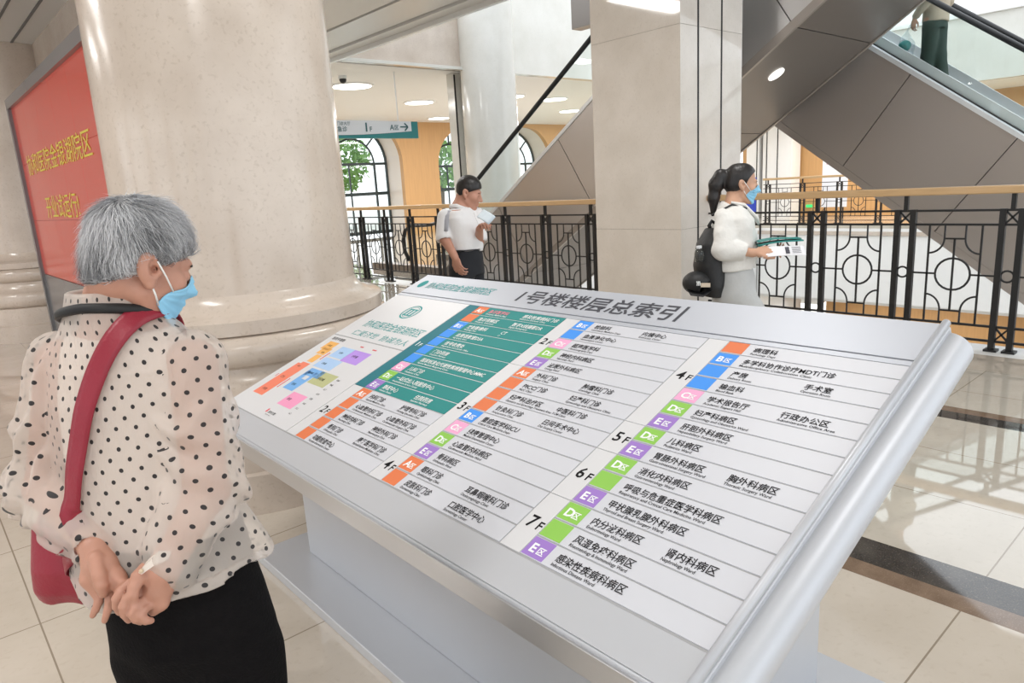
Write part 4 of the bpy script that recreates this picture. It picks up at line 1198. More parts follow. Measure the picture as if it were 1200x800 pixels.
        lp.build('ear_loop', LOOP, o, smooth=True)
        return o
def hand(S, W, palm_dir, up_dir, side, curl=0.5, k=1.0, thumb=0.5, spread=1.0):
    """generic relaxed hand grown into S: W wrist, palm_dir towards the fingers, up_dir out of the back of the hand, side=+1 thumb towards cross(up, dir)"""
    f = np.array(palm_dir, float); f /= np.linalg.norm(f)
    u = np.array(up_dir, float); u -= f*(u@f); u /= np.linalg.norm(u)
    t = np.cross(u, f)*side
    W = np.array(W, float)
    c = W+f*0.045*k
    S.ell(c, np.array((0.048, 0.038, 0.0145))*k, [f, t, u], 0.01*k)
    S.cone(W-f*0.015*k, W+f*0.02*k, 0.022*k, 0.02*k, 0.012*k)
    lens = [(0.030, 0.088, (0.040, 0.026, 0.020)), (0.011, 0.092, (0.044, 0.029, 0.021)), (-0.009, 0.088, (0.040, 0.027, 0.020)), (-0.027, 0.080, (0.032, 0.021, 0.018))]
    for i, (o, b, L) in enumerate(lens):
        p = W+f*b*k+t*o*k
        a = 0.25+curl*0.5
        d = f+t*(o*1.6*spread)
        d /= np.linalg.norm(d)
        r = [0.0088, 0.0080, 0.0074, 0.0062] if i < 3 else [0.0076, 0.0069, 0.0063, 0.0054]
        q = [p-f*0.014*k]; cur = p
        q.append(cur)
        an = 0
        for j, l in enumerate(L):
            an += curl*(0.55, 0.75, 0.5)[j]*1.25
            dd = d*math.cos(an)-u*math.sin(an)
            cur = cur+dd*l*k; q.append(cur)
        S.chain(q, [r[0]*k]+[x*k for x in r], 0.004*k)
    b = W+f*0.022*k+t*0.026*k
    d1 = f*0.72+t*0.68-u*0.25; d1 /= np.linalg.norm(d1)
    d2 = f*0.9+t*(0.45-thumb*0.5)-u*0.4*thumb; d2 /= np.linalg.norm(d2)
    m1 = b+d1*0.034*k; m2 = m1+d2*0.032*k; m3 = m2+d2*0.022*k-u*0.004*k
    S.chain([b, m1, m2, m3], [0.0135*k, 0.0108*k, 0.0095*k, 0.0075*k], 0.006*k)
    return S
# ================================================================== the woman in the dotted blouse
def dot_cloth(name, base, dot, a=0.0405, r=0.0044, alpha=0.45):
    m, nt, p = _new(name); L = nt.links.new
    uv = nt.nodes.new('ShaderNodeUVMap'); uv.uv_map = 'cloth'
    nz = nt.nodes.new('ShaderNodeTexNoise'); nz.inputs['Scale'].default_value = 9; L(uv.outputs['UV'], nz.inputs['Vector'])
    vm = nt.nodes.new('ShaderNodeVectorMath'); vm.operation = 'MULTIPLY_ADD'
    L(nz.outputs['Color'], vm.inputs[0]); vm.inputs[1].default_value = (0.011, 0.011, 0); L(uv.outputs['UV'], vm.inputs[2])
    def lattice_(off):
        d = nt.nodes.new('ShaderNodeVectorMath'); d.operation = 'MULTIPLY_ADD'
        L(vm.outputs['Vector'], d.inputs[0]); d.inputs[1].default_value = (1/a, 1/a, 0); d.inputs[2].default_value = (off, off, 0)
        f = nt.nodes.new('ShaderNodeVectorMath'); f.operation = 'FRACTION'; L(d.outputs['Vector'], f.inputs[0])
        s = nt.nodes.new('ShaderNodeVectorMath'); s.operation = 'SUBTRACT'; L(f.outputs['Vector'], s.inputs[0]); s.inputs[1].default_value = (0.5, 0.5, 0)
        l = nt.nodes.new('ShaderNodeVectorMath'); l.operation = 'LENGTH'; L(s.outputs['Vector'], l.inputs[0])
        g = nt.nodes.new('ShaderNodeMath'); g.operation = 'LESS_THAN'; L(l.outputs['Value'], g.inputs[0]); g.inputs[1].default_value = r/a
        return g.outputs[0]
    mx = nt.nodes.new('ShaderNodeMath'); mx.operation = 'MAXIMUM'; L(lattice_(0.0), mx.inputs[0]); L(lattice_(0.5), mx.inputs[1])
    c = nt.nodes.new('ShaderNodeMix'); c.data_type = 'RGBA'; L(mx.outputs[0], c.inputs['Factor'])
    c.inputs['A'].default_value = base; c.inputs['B'].default_value = dot
    L(c.outputs['Result'], p.inputs['Base Color'])
    al = nt.nodes.new('ShaderNodeMath'); al.operation = 'MULTIPLY_ADD'; L(mx.outputs[0], al.inputs[0]); al.inputs[1].default_value = 1-alpha; al.inputs[2].default_value = alpha
    L(al.outputs[0], p.inputs['Alpha'])
    p.inputs['Roughness'].default_value = 0.7; p.inputs['Sheen Weight'].default_value = 0.2
    n2 = nt.nodes.new('ShaderNodeTexNoise'); n2.inputs['Scale'].default_value = 26; n2.inputs['Detail'].default_value = 3
    mp = nt.nodes.new('ShaderNodeMapping'); mp.inputs['Scale'].default_value = (1.6, 0.5, 1); mp.inputs['Rotation'].default_value = (0, 0, 0.5)
    L(uv.outputs['UV'], mp.inputs['Vector']); L(mp.outputs['Vector'], n2.inputs['Vector'])
    b = nt.nodes.new('ShaderNodeBump'); b.inputs['Strength'].default_value = 0.45; b.inputs['Distance'].default_value = 0.012
    L(n2.outputs['Fac'], b.inputs['Height']); L(b.outputs['Normal'], p.inputs['Normal'])
    return m
BLOUSE = dot_cloth('dotted_chiffon', (0.80, 0.715, 0.645, 1), (0.018, 0.014, 0.015, 1))
BLACKC = mat('black_trouser_knit', (0.006, 0.0055, 0.006, 1), 0.9, spec=0.12, var=0.3, scale=60, bump=0.3, bscale=160)
PIPE = mat('black_piping', (0.006, 0.006, 0.007, 1), 0.6)
UNDER = mat('white_camisole', (0.74, 0.64, 0.57, 1), 0.7)
RED = mat('dark_red_leather', (0.27, 0.012, 0.030, 1), 0.42, var=0.12, scale=14, bump=0.12, bscale=120)

FA = math.radians(40)
LF = np.array([math.cos(FA), math.sin(FA), 0]); LL = np.array([-math.sin(FA), math.cos(FA), 0]); UPZ = np.array([0, 0, 1.0])
AN = FA+math.pi/2
lady = thing('person', 'grey-haired woman in black-dotted cream blouse, hands clasped behind her back, facing the sign', 'person', (float(V(225, 715, 1.34)[0]), float(V(225, 715, 1.34)[1]), 0))
lh = Head((0, 0, 0), math.radians(5), math.radians(20), math.radians(3), 0.955)
lh.o = V(174, 315, 1.285)-lh.k*(-0.008*lh.fx-0.080*lh.fy)
st_px = [(338, 129, 0.079, 0.070), (368, 133, 0.092, 0.078), (385, 141, 0.118, 0.086), (402, 146, 0.140, 0.096), (425, 152, 0.155, 0.106), (460, 157, 0.163, 0.118), (520, 166, 0.166, 0.128), (600, 186, 0.172, 0.138), (660, 208, 0.190, 0.160), (730, 224, 0.202, 0.178)]
def stations(px, d=0.0, hd=1.34):
    out = []
    for (y, x, a, b) in px:
        p = V(x, y, hd); out.append((p[2], p[0], p[1], a-d, b-d, AN))
    return out
RA = [V(226, 424, 1.31), V(243, 575, 1.26), V(196, 662, 1.185)]
LA = [V(72, 424, 1.375), V(55, 572, 1.33), V(112, 642, 1.205)]
hipc = V(224, 715, 1.34)
footL = np.array([hipc[0], hipc[1], 0])+LL*0.085-LF*0.01; footR = np.array([hipc[0], hipc[1], 0])-LL*0.085+LF*0.02
lo = np.minimum.reduce([RA[0], LA[0], LA[1], RA[1], footL, footR, lh(-0.1, 0, 0)])-0.16; hi = np.maximum.reduce([RA[0], RA[1], LA[0], LA[1], footL, footR, lh(0.12, 0, 0.1), lh(0, 0, 0.14)])+0.16
lo[2] = -0.02; hi[2] = 1.60
# ---- one continuous body
S = SDF(lo, hi, 0.0030)
S.loft(stations(st_px[2:-2]+[(655, 206, 0.160, 0.125), (695, 219, 0.155, 0.112), (740, 230, 0.155, 0.108)], 0.024), 0.02)
for s_, f_ in ((1, footL), (-1, footR)):
    S.chain([hipc+LL*0.085*s_-UPZ*0.06, (hipc+LL*0.085*s_)*np.array([1, 1, 0])+UPZ*0.44, f_+UPZ*0.08], [0.085, 0.058, 0.040], 0.012)
    S.cone(f_+UPZ*0.045-LF*0.03, f_+UPZ*0.035+LF*0.14, 0.035, 0.028, 0.02)
S.chain([lh(-0.03, 0, -0.03), V(138, 352, 1.355), V(143, 385, 1.345)], [0.054, 0.055, 0.075], 0.02)
for A in (RA, LA): S.chain(A, [0.046, 0.038, 0.027], 0.02)
lh.sculpt(S)
# left hand (palm turned to the viewer, fingers hanging)
H = lambda *q: [V(a, b, c) for a, b, c in q]
S.chain(H((113, 643, 1.203), (119, 662, 1.183), (126, 682, 1.172)), [0.025, 0.026, 0.022], 0.012)
S.chain(H((106, 656, 1.188), (105, 678, 1.178), (114, 696, 1.170)), [0.015, 0.0145, 0.010], 0.012)
S.chain(H((124, 660, 1.18), (138, 676, 1.168), (146, 684, 1.160)), [0.016, 0.0125, 0.009], 0.012)
S.chain(H((112, 654, 1.168), (116.5, 674, 1.150), (119, 684, 1.147), (121, 695, 1.150)), [0.0135, 0.0118, 0.0112, 0.0088], 0.005)
S.chain(H((116, 697, 1.168), (115.5, 705, 1.164), (112, 714, 1.162), (108.5, 721, 1.160)), [0.0082, 0.0076, 0.0070, 0.0056], 0.003)
S.chain(H((128, 693, 1.165), (128.5, 703, 1.156), (126.5, 714, 1.152), (122.5, 727, 1.150)), [0.0083, 0.0078, 0.0072, 0.0057], 0.003)
S.chain(H((136, 686, 1.163), (139.5, 692, 1.152), (141, 699, 1.150)), [0.0086, 0.0082, 0.0075], 0.004)
S.chain(H((143, 682, 1.160), (148, 686, 1.152), (151, 691, 1.152)), [0.0082, 0.0078, 0.0070], 0.004)
# right hand (closed, fingers curled over the left hand)
S.chain(H((194, 654, 1.184), (190, 670, 1.174), (183, 688, 1.170), (178, 704, 1.168)), [0.024, 0.026, 0.025, 0.017], 0.014)
S.chain(H((192, 690, 1.170), (188, 706, 1.164), (180, 716, 1.160)), [0.016, 0.0135, 0.009], 0.010)
S.chain(H((172, 668, 1.164), (163, 676, 1.148), (157.5, 687, 1.136), (155.5, 696, 1.131), (156.5, 707, 1.132)), [0.0165, 0.0138, 0.0108, 0.0104, 0.0084], 0.004)
S.chain(H((152, 683, 1.150), (142, 692, 1.137), (136.5, 701, 1.132), (136.5, 710, 1.134), (140, 717, 1.142)), [0.0092, 0.0086, 0.0082, 0.0077, 0.0066], 0.002)
S.chain(H((160, 694, 1.146), (149, 701, 1.129), (144.5, 710, 1.124), (146, 719, 1.128), (151, 726, 1.138)), [0.0092, 0.0088, 0.0085, 0.0080, 0.0068], 0.002)
S.chain(H((171, 702, 1.150), (158, 712, 1.128), (154.5, 718, 1.124), (159, 725, 1.127), (165, 728, 1.136)), [0.0092, 0.0088, 0.0086, 0.0080, 0.0068], 0.002)
S.chain(H((180, 706, 1.156), (168, 714, 1.134), (165, 721, 1.128), (171, 727, 1.131), (177, 727, 1.139)), [0.0086, 0.0082, 0.0080, 0.0075, 0.0063], 0.002)
S.ball(V(165, 692, 1.143), 0.008, 0.006, 'sub')
for P_ in ((118, 674, 1.138), (120, 683, 1.135)):
    S.cone(V(P_[0]-6, P_[1], P_[2]-0.002), V(P_[0]+6, P_[1]-1, P_[2]-0.002), 0.0016, 0.0016, 0.002, 'sub')
wr = waves(5, 180, 420, 5)
lb = sdf_obj('body', S, SKIN, lady)
NAIL = mat('finger_nail', (0.62, 0.36, 0.29, 1), 0.3)
# ---- undershirt, trousers, shoes
U_ = SDF(lo, hi*np.array([1, 1, 0])+UPZ*1.34, 0.007)
U_.loft([q for q in stations(st_px[2:-1], 0.016) if q[0] < 1.31], 0.01)
U_.halfspace((0, 0, float(V(196, 612, 1.34)[2])), (0, 0, -1))
sdf_obj('camisole', U_, UNDER, lady)
TR = SDF(lo, hi*np.array([1, 1, 0])+UPZ*0.90, 0.007)
tst = [(610, 196, 0.152, 0.112), (648, 207, 0.160, 0.118), (690, 219, 0.168, 0.122), (730, 228, 0.174, 0.128), (765, 233, 0.160, 0.108), (805, 239, 0.120, 0.060)]
TR.loft(stations(tst), 0.03)
for s_, f_ in ((1, footL), (-1, footR)):
    TR.chain([hipc+LL*0.086*s_-UPZ*0.10, (hipc+LL*0.090*s_)*np.array([1, 1, 0])+UPZ*0.42, f_+UPZ*0.07], [0.098, 0.083, 0.078], 0.025)
    TR.halfspace((0, 0, 0.045), (0, 0, -1))
w1, w2 = waves(6, 18, 45, 11), waves(5, 50, 95, 12)
TR.warp(lambda x, y, z: 0.0035*w1(x, y, z*0.35)+0.0012*w2(x, y, z*0.5))
sdf_obj('trousers', TR, BLACKC, lady, 1)
for f_ in (footL, footR):
    sh = SDF(f_-0.25, f_+0.3, 0.006)
    sh.cone(f_+UPZ*0.05-LF*0.04, f_+UPZ*0.04+LF*0.15, 0.045, 0.036, 0.02).halfspace((0, 0, 0.003), (0, 0, -1))
    sdf_obj('shoe', sh, PIPE, lady, 1)
# ---- blouse
zh = float(V(203, 704, 1.175)[2])
bl_lo, bl_hi = lo*np.array([1, 1, 0])+UPZ*(zh-0.05), hi*np.array([1, 1, 0])+UPZ*1.40
def sleeve(A, seed, wrist_r):
    q = SDF(bl_lo, bl_hi, 0.0045)
    d = A[2]-A[1]; e = A[1]+d*0.90
    q.chain([A[0], A[0]*0.5+A[1]*0.5, A[1], A[1]+d*0.5, e], [0.063, 0.062, 0.066, 0.056, wrist_r], 0.03)
    ax = (A[2]-A[0]); L = np.linalg.norm(ax); ax /= L
    w_ = waves(5, 14, 40, seed)
    def fold(x, y, z):
        t = (x-A[1][0])*d[0]+(y-A[1][1])*d[1]+(z-A[1][2])*d[2]; t = t/np.linalg.norm(d)
        s2 = (x-A[0][0])*ax[0]+(y-A[0][1])*ax[1]+(z-A[0][2])*ax[2]
        ph = 2.2*w_(x, y, z)
        return 0.0075*np.exp(-((t+0.01)/0.085)**2)*np.sin(t*105+ph)+0.0050*np.sin(s2*42+1.6*ph)*np.clip(s2/0.08, 0, 1)
    q.warp(fold)
    n = d/np.linalg.norm(d)
    q.cone(A[2]+n*0.02, A[2]-n*0.012, 0.030, 0.030, 0.004, 'sub')
    return q
SR, SL = sleeve(RA, 3, 0.050), sleeve(LA, 4, 0.040)
# cuff flap of the right sleeve hanging open
SR.chain([V(206, 650, 1.20), V(212, 676, 1.182)], [0.030, 0.022], 0.02)
TO = SDF(bl_lo, bl_hi, 0.0045)
st = stations(st_px)
st = [q for q in st if q[0] > zh]+[(zh, *np.array([np.interp(zh, [r_[0] for r_ in sorted(st)], [r_[c] for r_ in sorted(st)]) for c in (1, 2)]), 0.202, 0.175, AN)]
TO.loft(st, 0.02)
g1, g2 = waves(6, 16, 34, 21), waves(6, 40, 80, 22)
yoke = float(V(150, 440, 1.22)[2])
def tfold(x, y, z):
    up = np.clip((1.32-z)/0.15, 0, 1)
    return up*(0.0048*g1(x*1.5, y*1.5, z*0.30)+0.0016*g2(x, y, z*0.5))-0.0022*np.exp(-((z-yoke)/0.006)**2)
TO.warp(tfold)
# open neck
TO.chain([V(130, 325, 1.35), V(133, 356, 1.35)], [0.066, 0.064], 0.006, 'sub')
BL = SDF(bl_lo, bl_hi, 0.0045)
BL.d = TO.d.copy()
w = tuple(slice(0, int(i)) for i in BL.n)
for q in (SR, SL): BL._comb(w, q.d, 0.022, 'add')
wh = waves(4, 20, 40, 31)
v, q = BL.mesh()
low = v[:, 2] < zh+0.02
v[low, 2] += 0.006*wh(v[low, 0], v[low, 1], v[low, 2])
cen = v[q].mean(1)
fn = np.cross(v[q[:, 1]]-v[q[:, 0]], v[q[:, 3]]-v[q[:, 0]]); fn /= np.linalg.norm(fn, axis=1, keepdims=True)+1e-9
lab = np.argmin(np.stack([TO.at(cen)-0.004, SR.at(cen), SL.at(cen)], 1), 1)
UVs = np.zeros((len(q), 4, 2))
stz = np.array(sorted(st))
for k_, A in ((1, RA), (2, LA)):
    m = lab == k_
    P = v[q[m]]
    a1 = A[1]-A[0]; l1 = np.linalg.norm(a1); a1 = a1/l1; a2 = A[2]-A[1]; a2 = a2/np.linalg.norm(a2)
    t1 = (P-A[0])@a1; t2 = (P-A[1])@a2
    up1 = ((cen[m]-A[0])@a1 < l1)[:, None]
    tt = np.where(up1, t1, l1+t2)
    foot = np.where(up1[..., None], A[0]+t1[..., None]*a1, A[1]+t2[..., None]*a2)
    D = P-foot
    view = (CAM-A[1]); view -= a1*(view@a1); view /= np.linalg.norm(view); vr = np.cross(a1, view)
    an = np.arctan2(D@vr, D@view)
    an = an[:, :1]+(an-an[:, :1]+math.pi) % (2*math.pi)-math.pi
    UVs[m, :, 0] = an*0.060; UVs[m, :, 1] = tt
lab[(lab == 0) & (np.abs(fn[:, 2]) > 0.72)] = 3
m = lab == 3
UVs[m, :, 0] = v[q[m]]@LL; UVs[m, :, 1] = v[q[m]]@LF
m = lab == 0
P = v[q[m]]
cx = np.interp(P[..., 2], stz[:, 0], stz[:, 1]); cy = np.interp(P[..., 2], stz[:, 0], stz[:, 2])
back = math.atan2(-LF[1], -LF[0])
an = np.arctan2(P[..., 1]-cy, P[..., 0]-cx)-back
an = (an+math.pi) % (2*math.pi)-math.pi
an = an[:, :1]+(an-an[:, :1]+math.pi) % (2*math.pi)-math.pi
UVs[m, :, 0] = an*0.155; UVs[m, :, 1] = P[..., 2]*1.04+0.008
blouse = mesh_obj('blouse', v, q, BLOUSE, lady, UVs)
# neck piping, yoke seam, cuff button, collar band
cp = []
for i in range(44):
    a = 2*math.pi*i/44
    c = V(133, 366, 1.345)
    p = c+LL*0.100*math.cos(a)+LF*0.080*math.sin(a)
    p[2] += 0.022*(-math.sin(a))-0.010*max(0, math.cos(a))
    cp.append(p)
MB().tube(cp, 0.0066, 8, closed=True, flat=1.5).build('neck_piping', PIPE, blouse, smooth=True)
fl_ = [V(199, 646, 1.168), V(186, 646, 1.152), V(174, 655, 1.140), V(162, 671, 1.132), V(166, 673, 1.132), (V(180, 663, 1.142)), V(198, 655, 1.160)]
mb = MB(); tw = FH*0.003
mb.add(fl_+[p+tw for p in fl_], [tuple(range(7)), tuple(range(13, 6, -1))]+[(i, 7+i, 7+(i+1) % 7, (i+1) % 7) for i in range(7)])
mb.build('cuff_flap', mat('cream_chiffon', (0.80, 0.715, 0.645, 1), 0.7), blouse)
MB().ball(V(165.5, 669, 1.1305), 0.0042).build('cuff_button', mat('horn_button', (0.62, 0.48, 0.33, 1), 0.3), blouse, smooth=True)
# ---- face: eyes, mask
lh.eyes(lady, 0.3)
lh.mask(lady, S)
# ---- short grey hair: cap and separate strands
def hair_material():
    m, nt, p = _new('silver_grey_hair'); L = nt.links.new
    uv = nt.nodes.new('ShaderNodeUVMap'); uv.uv_map = 'cloth'
    sp = nt.nodes.new('ShaderNodeSeparateXYZ'); L(uv.outputs['UV'], sp.inputs['Vector'])
    r = nt.nodes.new('ShaderNodeValToRGB'); L(sp.outputs['X'], r.inputs['Fac'])
    e = r.color_ramp.elements
    e[0].position = 0.0; e[0].color = (0.035, 0.036, 0.040, 1); e[1].position = 1.0; e[1].color = (0.80, 0.80, 0.82, 1)
    x = e.new(0.5); x.color = (0.30, 0.305, 0.32, 1)
    L(r.outputs['Color'], p.inputs['Base Color']); p.inputs['Roughness'].default_value = 0.5; p.inputs['Specular IOR Level'].default_value = 0.35
    return m
HAIRM = hair_material()
def hair_cap(h, fringe=0.050, puff=1.0):
    q = SDF(h.o-0.17, h.o+0.17, 0.004)
    k = h.k
    q.ell(h(-0.006, 0, 0.047), np.array((0.0965, 0.083*puff, 0.092*puff))*k, h.M, 0)
    q.ell(h(-0.034, 0, -0.008), np.array((0.057, 0.067, 0.076))*k, h.M, 0.02*k)
    q.ell(h(0.094, 0, fringe-0.098), np.array((0.088, 0.2, 0.093))*k, h.M, 0.008, 'sub')
    for y in (-1, 1):
        q.ell(h(0.002, y*0.088, -0.012), np.array((0.026, 0.030, 0.046))*k, h.M, 0.006, 'sub')
        q.ell(h(0.030, y*0.075, -0.045), np.array((0.050, 0.045, 0.055))*k, h.M, 0.006, 'sub')
    q.halfspace(h(-0.09, 0, -0.050), -h.fz+h.fx*0.6)
    return q
hs_ = hair_cap(lh, 0.052)
cw = waves(6, 60, 130, 51)
hs_.warp(lambda x, y, z: 0.0022*cw(x, y, z))
v, q = hs_.mesh()
hair = mesh_obj('hair', v, q, HAIRM, lady, np.full((len(q), 4, 2), 0.30))
def hair_strands(h, cap, verts, n, parent, m, seed=3, lmin=0.03, lmax=0.07, width=0.0008, crown=(-0.062, -0.012, 0.128), lo_=0.06, hi_=0.95):
    g = np.random.default_rng(seed)
    P = verts[g.integers(0, len(verts), n)]
    N = cap.grad(P)
    c0 = h(*crown)
    out = N @ np.array(h.M).T
    keep = ((P-h.o) @ h.fx < 0.085*h.k) | True
    P, N = P[keep], N[keep]; n = len(P)
    down = -h.fz
    T = (P-c0)
    T /= np.linalg.norm(T, axis=1, keepdims=True)+1e-9
    swirl = np.cross(N, T)
    loc = h.local(P)
    T = T*1.0+swirl*0.45+down*0.25+h.fx*np.clip(loc[:, :1]/0.1+0.2, 0, 1)*0.35
    clump = waves(8, 70, 160, seed+1)
    for ax in range(3): T[:, ax] += 0.42*waves(6, 60, 150, seed+ax+5)(P[:, 0], P[:, 1], P[:, 2])
    T += g.normal(size=(n, 3))*0.18
    L = g.uniform(lmin, lmax, n)*h.k; lift = g.uniform(0, 1, n)**3*0.018+0.0015
    back = np.clip(-loc[:, 0]/0.1, 0, 1)
    tone = 0.72+0.20*np.clip(loc[:, 2]/0.1, -1, 1)+0.24*waves(5, 40, 110, seed+9)(P[:, 0], P[:, 1], P[:, 2])
    col = np.clip(tone+g.normal(size=n)*0.17, lo_, hi_)
    nst = 6
    cur = P-N*0.002; line = [cur.copy()]
    for i in range(nst):
        N = cap.grad(cur)
        T = T-N*np.sum(T*N, 1, keepdims=True); T /= np.linalg.norm(T, axis=1, keepdims=True)+1e-9
        cur = cur+T*(L/nst)[:, None]
        tgt = lift*((i+1)/nst)**1.5+0.0012
        d = cap.at(cur)
        cur = cur+N*np.clip(tgt-d, -0.004, 0.006)[:, None]
        T = T+down*0.10+g.normal(size=(n, 3))*0.07
        line.append(cur.copy())
    Ln = np.stack(line, 1)
    lc = h.local(Ln[:, -1])
    bad = ((lc[:, 0] > 0.045) & (lc[:, 2] < 0.008)) | ((np.abs(lc[:, 0]-0.002) < 0.026) & (np.abs(lc[:, 1]) > 0.05) & (lc[:, 2] < 0.012)) | ((lc[:, 0] > 0.02) & (lc[:, 2] < -0.012)) | (lc[:, 2] < -0.058+0.6*(lc[:, 0]+0.09))
    Ln, col = Ln[~bad], col[~bad]; n = len(Ln)
    d = Ln[:, -1]-Ln[:, 0]
    side = np.cross(d, h.o-Ln[:, 0]); side /= np.linalg.norm(side, axis=1, keepdims=True)+1e-9
    up_ = np.cross(side, d); up_ /= np.linalg.norm(up_, axis=1, keepdims=True)+1e-9
    wd = width*(1-0.8*(np.arange(nst+1)/nst)**1.5)
    A = Ln-side[:, None]*wd[None, :, None]; B2 = Ln+side[:, None]*wd[None, :, None]; C = Ln+up_[:, None]*wd[None, :, None]*0.8
    VV = np.stack([A, B2, C], 2).reshape(-1, 3)
    base = (np.arange(n)*(nst+1)*3)[:, None, None]+(np.arange(nst)*3)[None, :, None]
    kk = np.arange(3)[None, None, :]; k2 = (kk+1) % 3
    F = np.stack([base+kk, base+k2, base+3+k2, base+3+kk], -1).reshape(-1, 4)
    UVc = np.repeat(col, nst*3)
    UVV = np.stack([np.repeat(UVc[:, None], 4, 1), np.full((len(UVc), 4), 0.5)], -1)
    return mesh_obj('strands', VV, F, m, parent, UVV, smooth=False)
hair_strands(lh, hs_, v, 11000, hair, HAIRM)

# ---- red shoulder bag
bag = thing('shoulder_bag', 'dark red shoulder bag on a wide strap across the dotted blouse', 'bag', (float(V(85, 668, 1.38)[0]), float(V(85, 668, 1.38)[1]), float(V(85, 700, 1.38)[2])))
def surf(x, y):
    d = V(x, y, 1.0)-CAM; d /= np.linalg.norm(d)
    return BL.trace(CAM, d, 0.9, 2.2)
path = [(176, 363), (162, 371), (148, 383), (134, 400), (121, 426), (111, 452), (103, 480), (98, 508), (94, 536), (91, 560), (92, 584)]
pts = [surf(*p) for p in path]
pts = [p for p in pts if p is not None]
hipL = hipc+LL*0.215+UPZ*0.10
pts += list(BL.project([pts[-1]*0.6+hipL*0.4-LF*0.02], 0.004))+[hipL-LF*0.03]
C3 = V(152, 450, 1.34)
front = BL.project([C3+UPZ*0.115+LF*0.05-LL*0.06, C3+UPZ*0.06+LF*0.12-LL*0.05, C3-UPZ*0.06+LF*0.14+LL*0.02, C3-UPZ*0.2+LF*0.14+LL*0.09, C3-UPZ*0.33+LF*0.10+LL*0.16], 0.004)
loop = [hipL+LF*0.04]+[p for p in front[::-1]]+pts
# resample and smooth the loop, keep it on the cloth
loop = np.array(loop)
seg = np.r_[0, np.cumsum(np.linalg.norm(np.diff(loop, axis=0), axis=1))]
tt = np.linspace(0, seg[-1], 90)
R_ = np.stack([np.interp(tt, seg, loop[:, i]) for i in range(3)], 1)
for _ in range(6): R_[1:-1] = R_[1:-1]*0.5+0.25*(R_[2:]+R_[:-2])
dist = BL.at(R_); N_ = BL.grad(R_)
push = np.maximum(0.0075-dist, 0)
R_ = R_+N_*push[:, None]
R_[1:-1] = R_[1:-1]*0.5+0.25*(R_[2:]+R_[:-2])
Tn = np.gradient(R_, axis=0); Tn /= np.linalg.norm(Tn, axis=1, keepdims=True)
for _ in range(4): N_[1:-1] = N_[1:-1]*0.5+0.25*(N_[2:]+N_[:-2])
W_ = np.cross(Tn, N_); W_ /= np.linalg.norm(W_, axis=1, keepdims=True)
N2 = np.cross(W_, Tn)
hw = 0.0195
prof_ = [(-hw, 0.0), (-hw, 0.0028), (-hw*0.5, 0.0036), (hw*0.5, 0.0036), (hw, 0.0028), (hw, 0.0)]
vs = [R_[i]+W_[i]*a+N2[i]*b for i in range(len(R_)) for a, b in prof_]
k6 = 6
fs = [(i*k6+j, i*k6+(j+1) % k6, (i+1)*k6+(j+1) % k6, (i+1)*k6+j) for i in range(len(R_)-1) for j in range(k6)]
mb = MB(); mb.add(vs, fs); mb.build('strap', RED, bag, smooth=True)
bc = V(88, 668, 1.375)
bs = SDF(bc-0.22, bc+0.22, 0.005)
az = math.atan2(RT[1], RT[0])
zt_, zb_ = float(V(80, 612, 1.37)[2]), float(V(75, 702, 1.37)[2])
bs.loft([(zb_, bc[0], bc[1], 0.094, 0.030, az), (zb_+0.03, bc[0], bc[1], 0.098, 0.044, az), (zb_+0.08, bc[0], bc[1], 0.090, 0.045, az), (zt_, bc[0], bc[1], 0.070, 0.022, az)], 0.01)
gw = waves(5, 30, 70, 41)
bs.warp(lambda x, y, z: 0.004*gw(x*1.3, y*1.3, z*0.25))
sdf_obj('pouch', bs, RED, bag, 2)
MB().tube([V(80, 612, 1.37)+RT*0.06*math.cos(math.pi*i/10)+UPZ*0.035*math.sin(math.pi*i/10) for i in range(11)], 0.006, 8).build('carry_ring', RED, bag, smooth=True)
MB().bar(V(93, 585, 1.30), V(101, 590, 1.30), 0.004, 0.004).build('buckle', STEEL, bag)
# ================================================================== the man in white by the railing
def frame(az):
    f = np.array([math.cos(az), math.sin(az), 0]); return f, np.array([-math.sin(az), math.cos(az), 0])
def grow(pts, m=0.14):
    P = np.array([p for p in pts]); return P.min(0)-m, P.max(0)+m
def foot(S, p, f, k=1.0, r=0.036):
    S.cone(p+UPZ*0.045-f*0.03*k, p+UPZ*0.032+f*0.14*k, r, r*0.75, 0.02)
def st_at(c, a, b, az): return (c[2], c[0], c[1], a, b, az+math.pi/2)
SHIRTW = mat('white_polo_cotton', (0.78, 0.78, 0.79, 1), 0.8, var=0.03, scale=20, bump=0.15, bscale=45)
DARKT = mat('dark_navy_trousers', (0.012, 0.014, 0.020, 1), 0.8, var=0.3, scale=12)
STRIPE = mat('grey_sleeve_stripe', (0.40, 0.41, 0.46, 1), 0.8)
BELT = mat('black_belt_leather', (0.010, 0.010, 0.010, 1), 0.35)

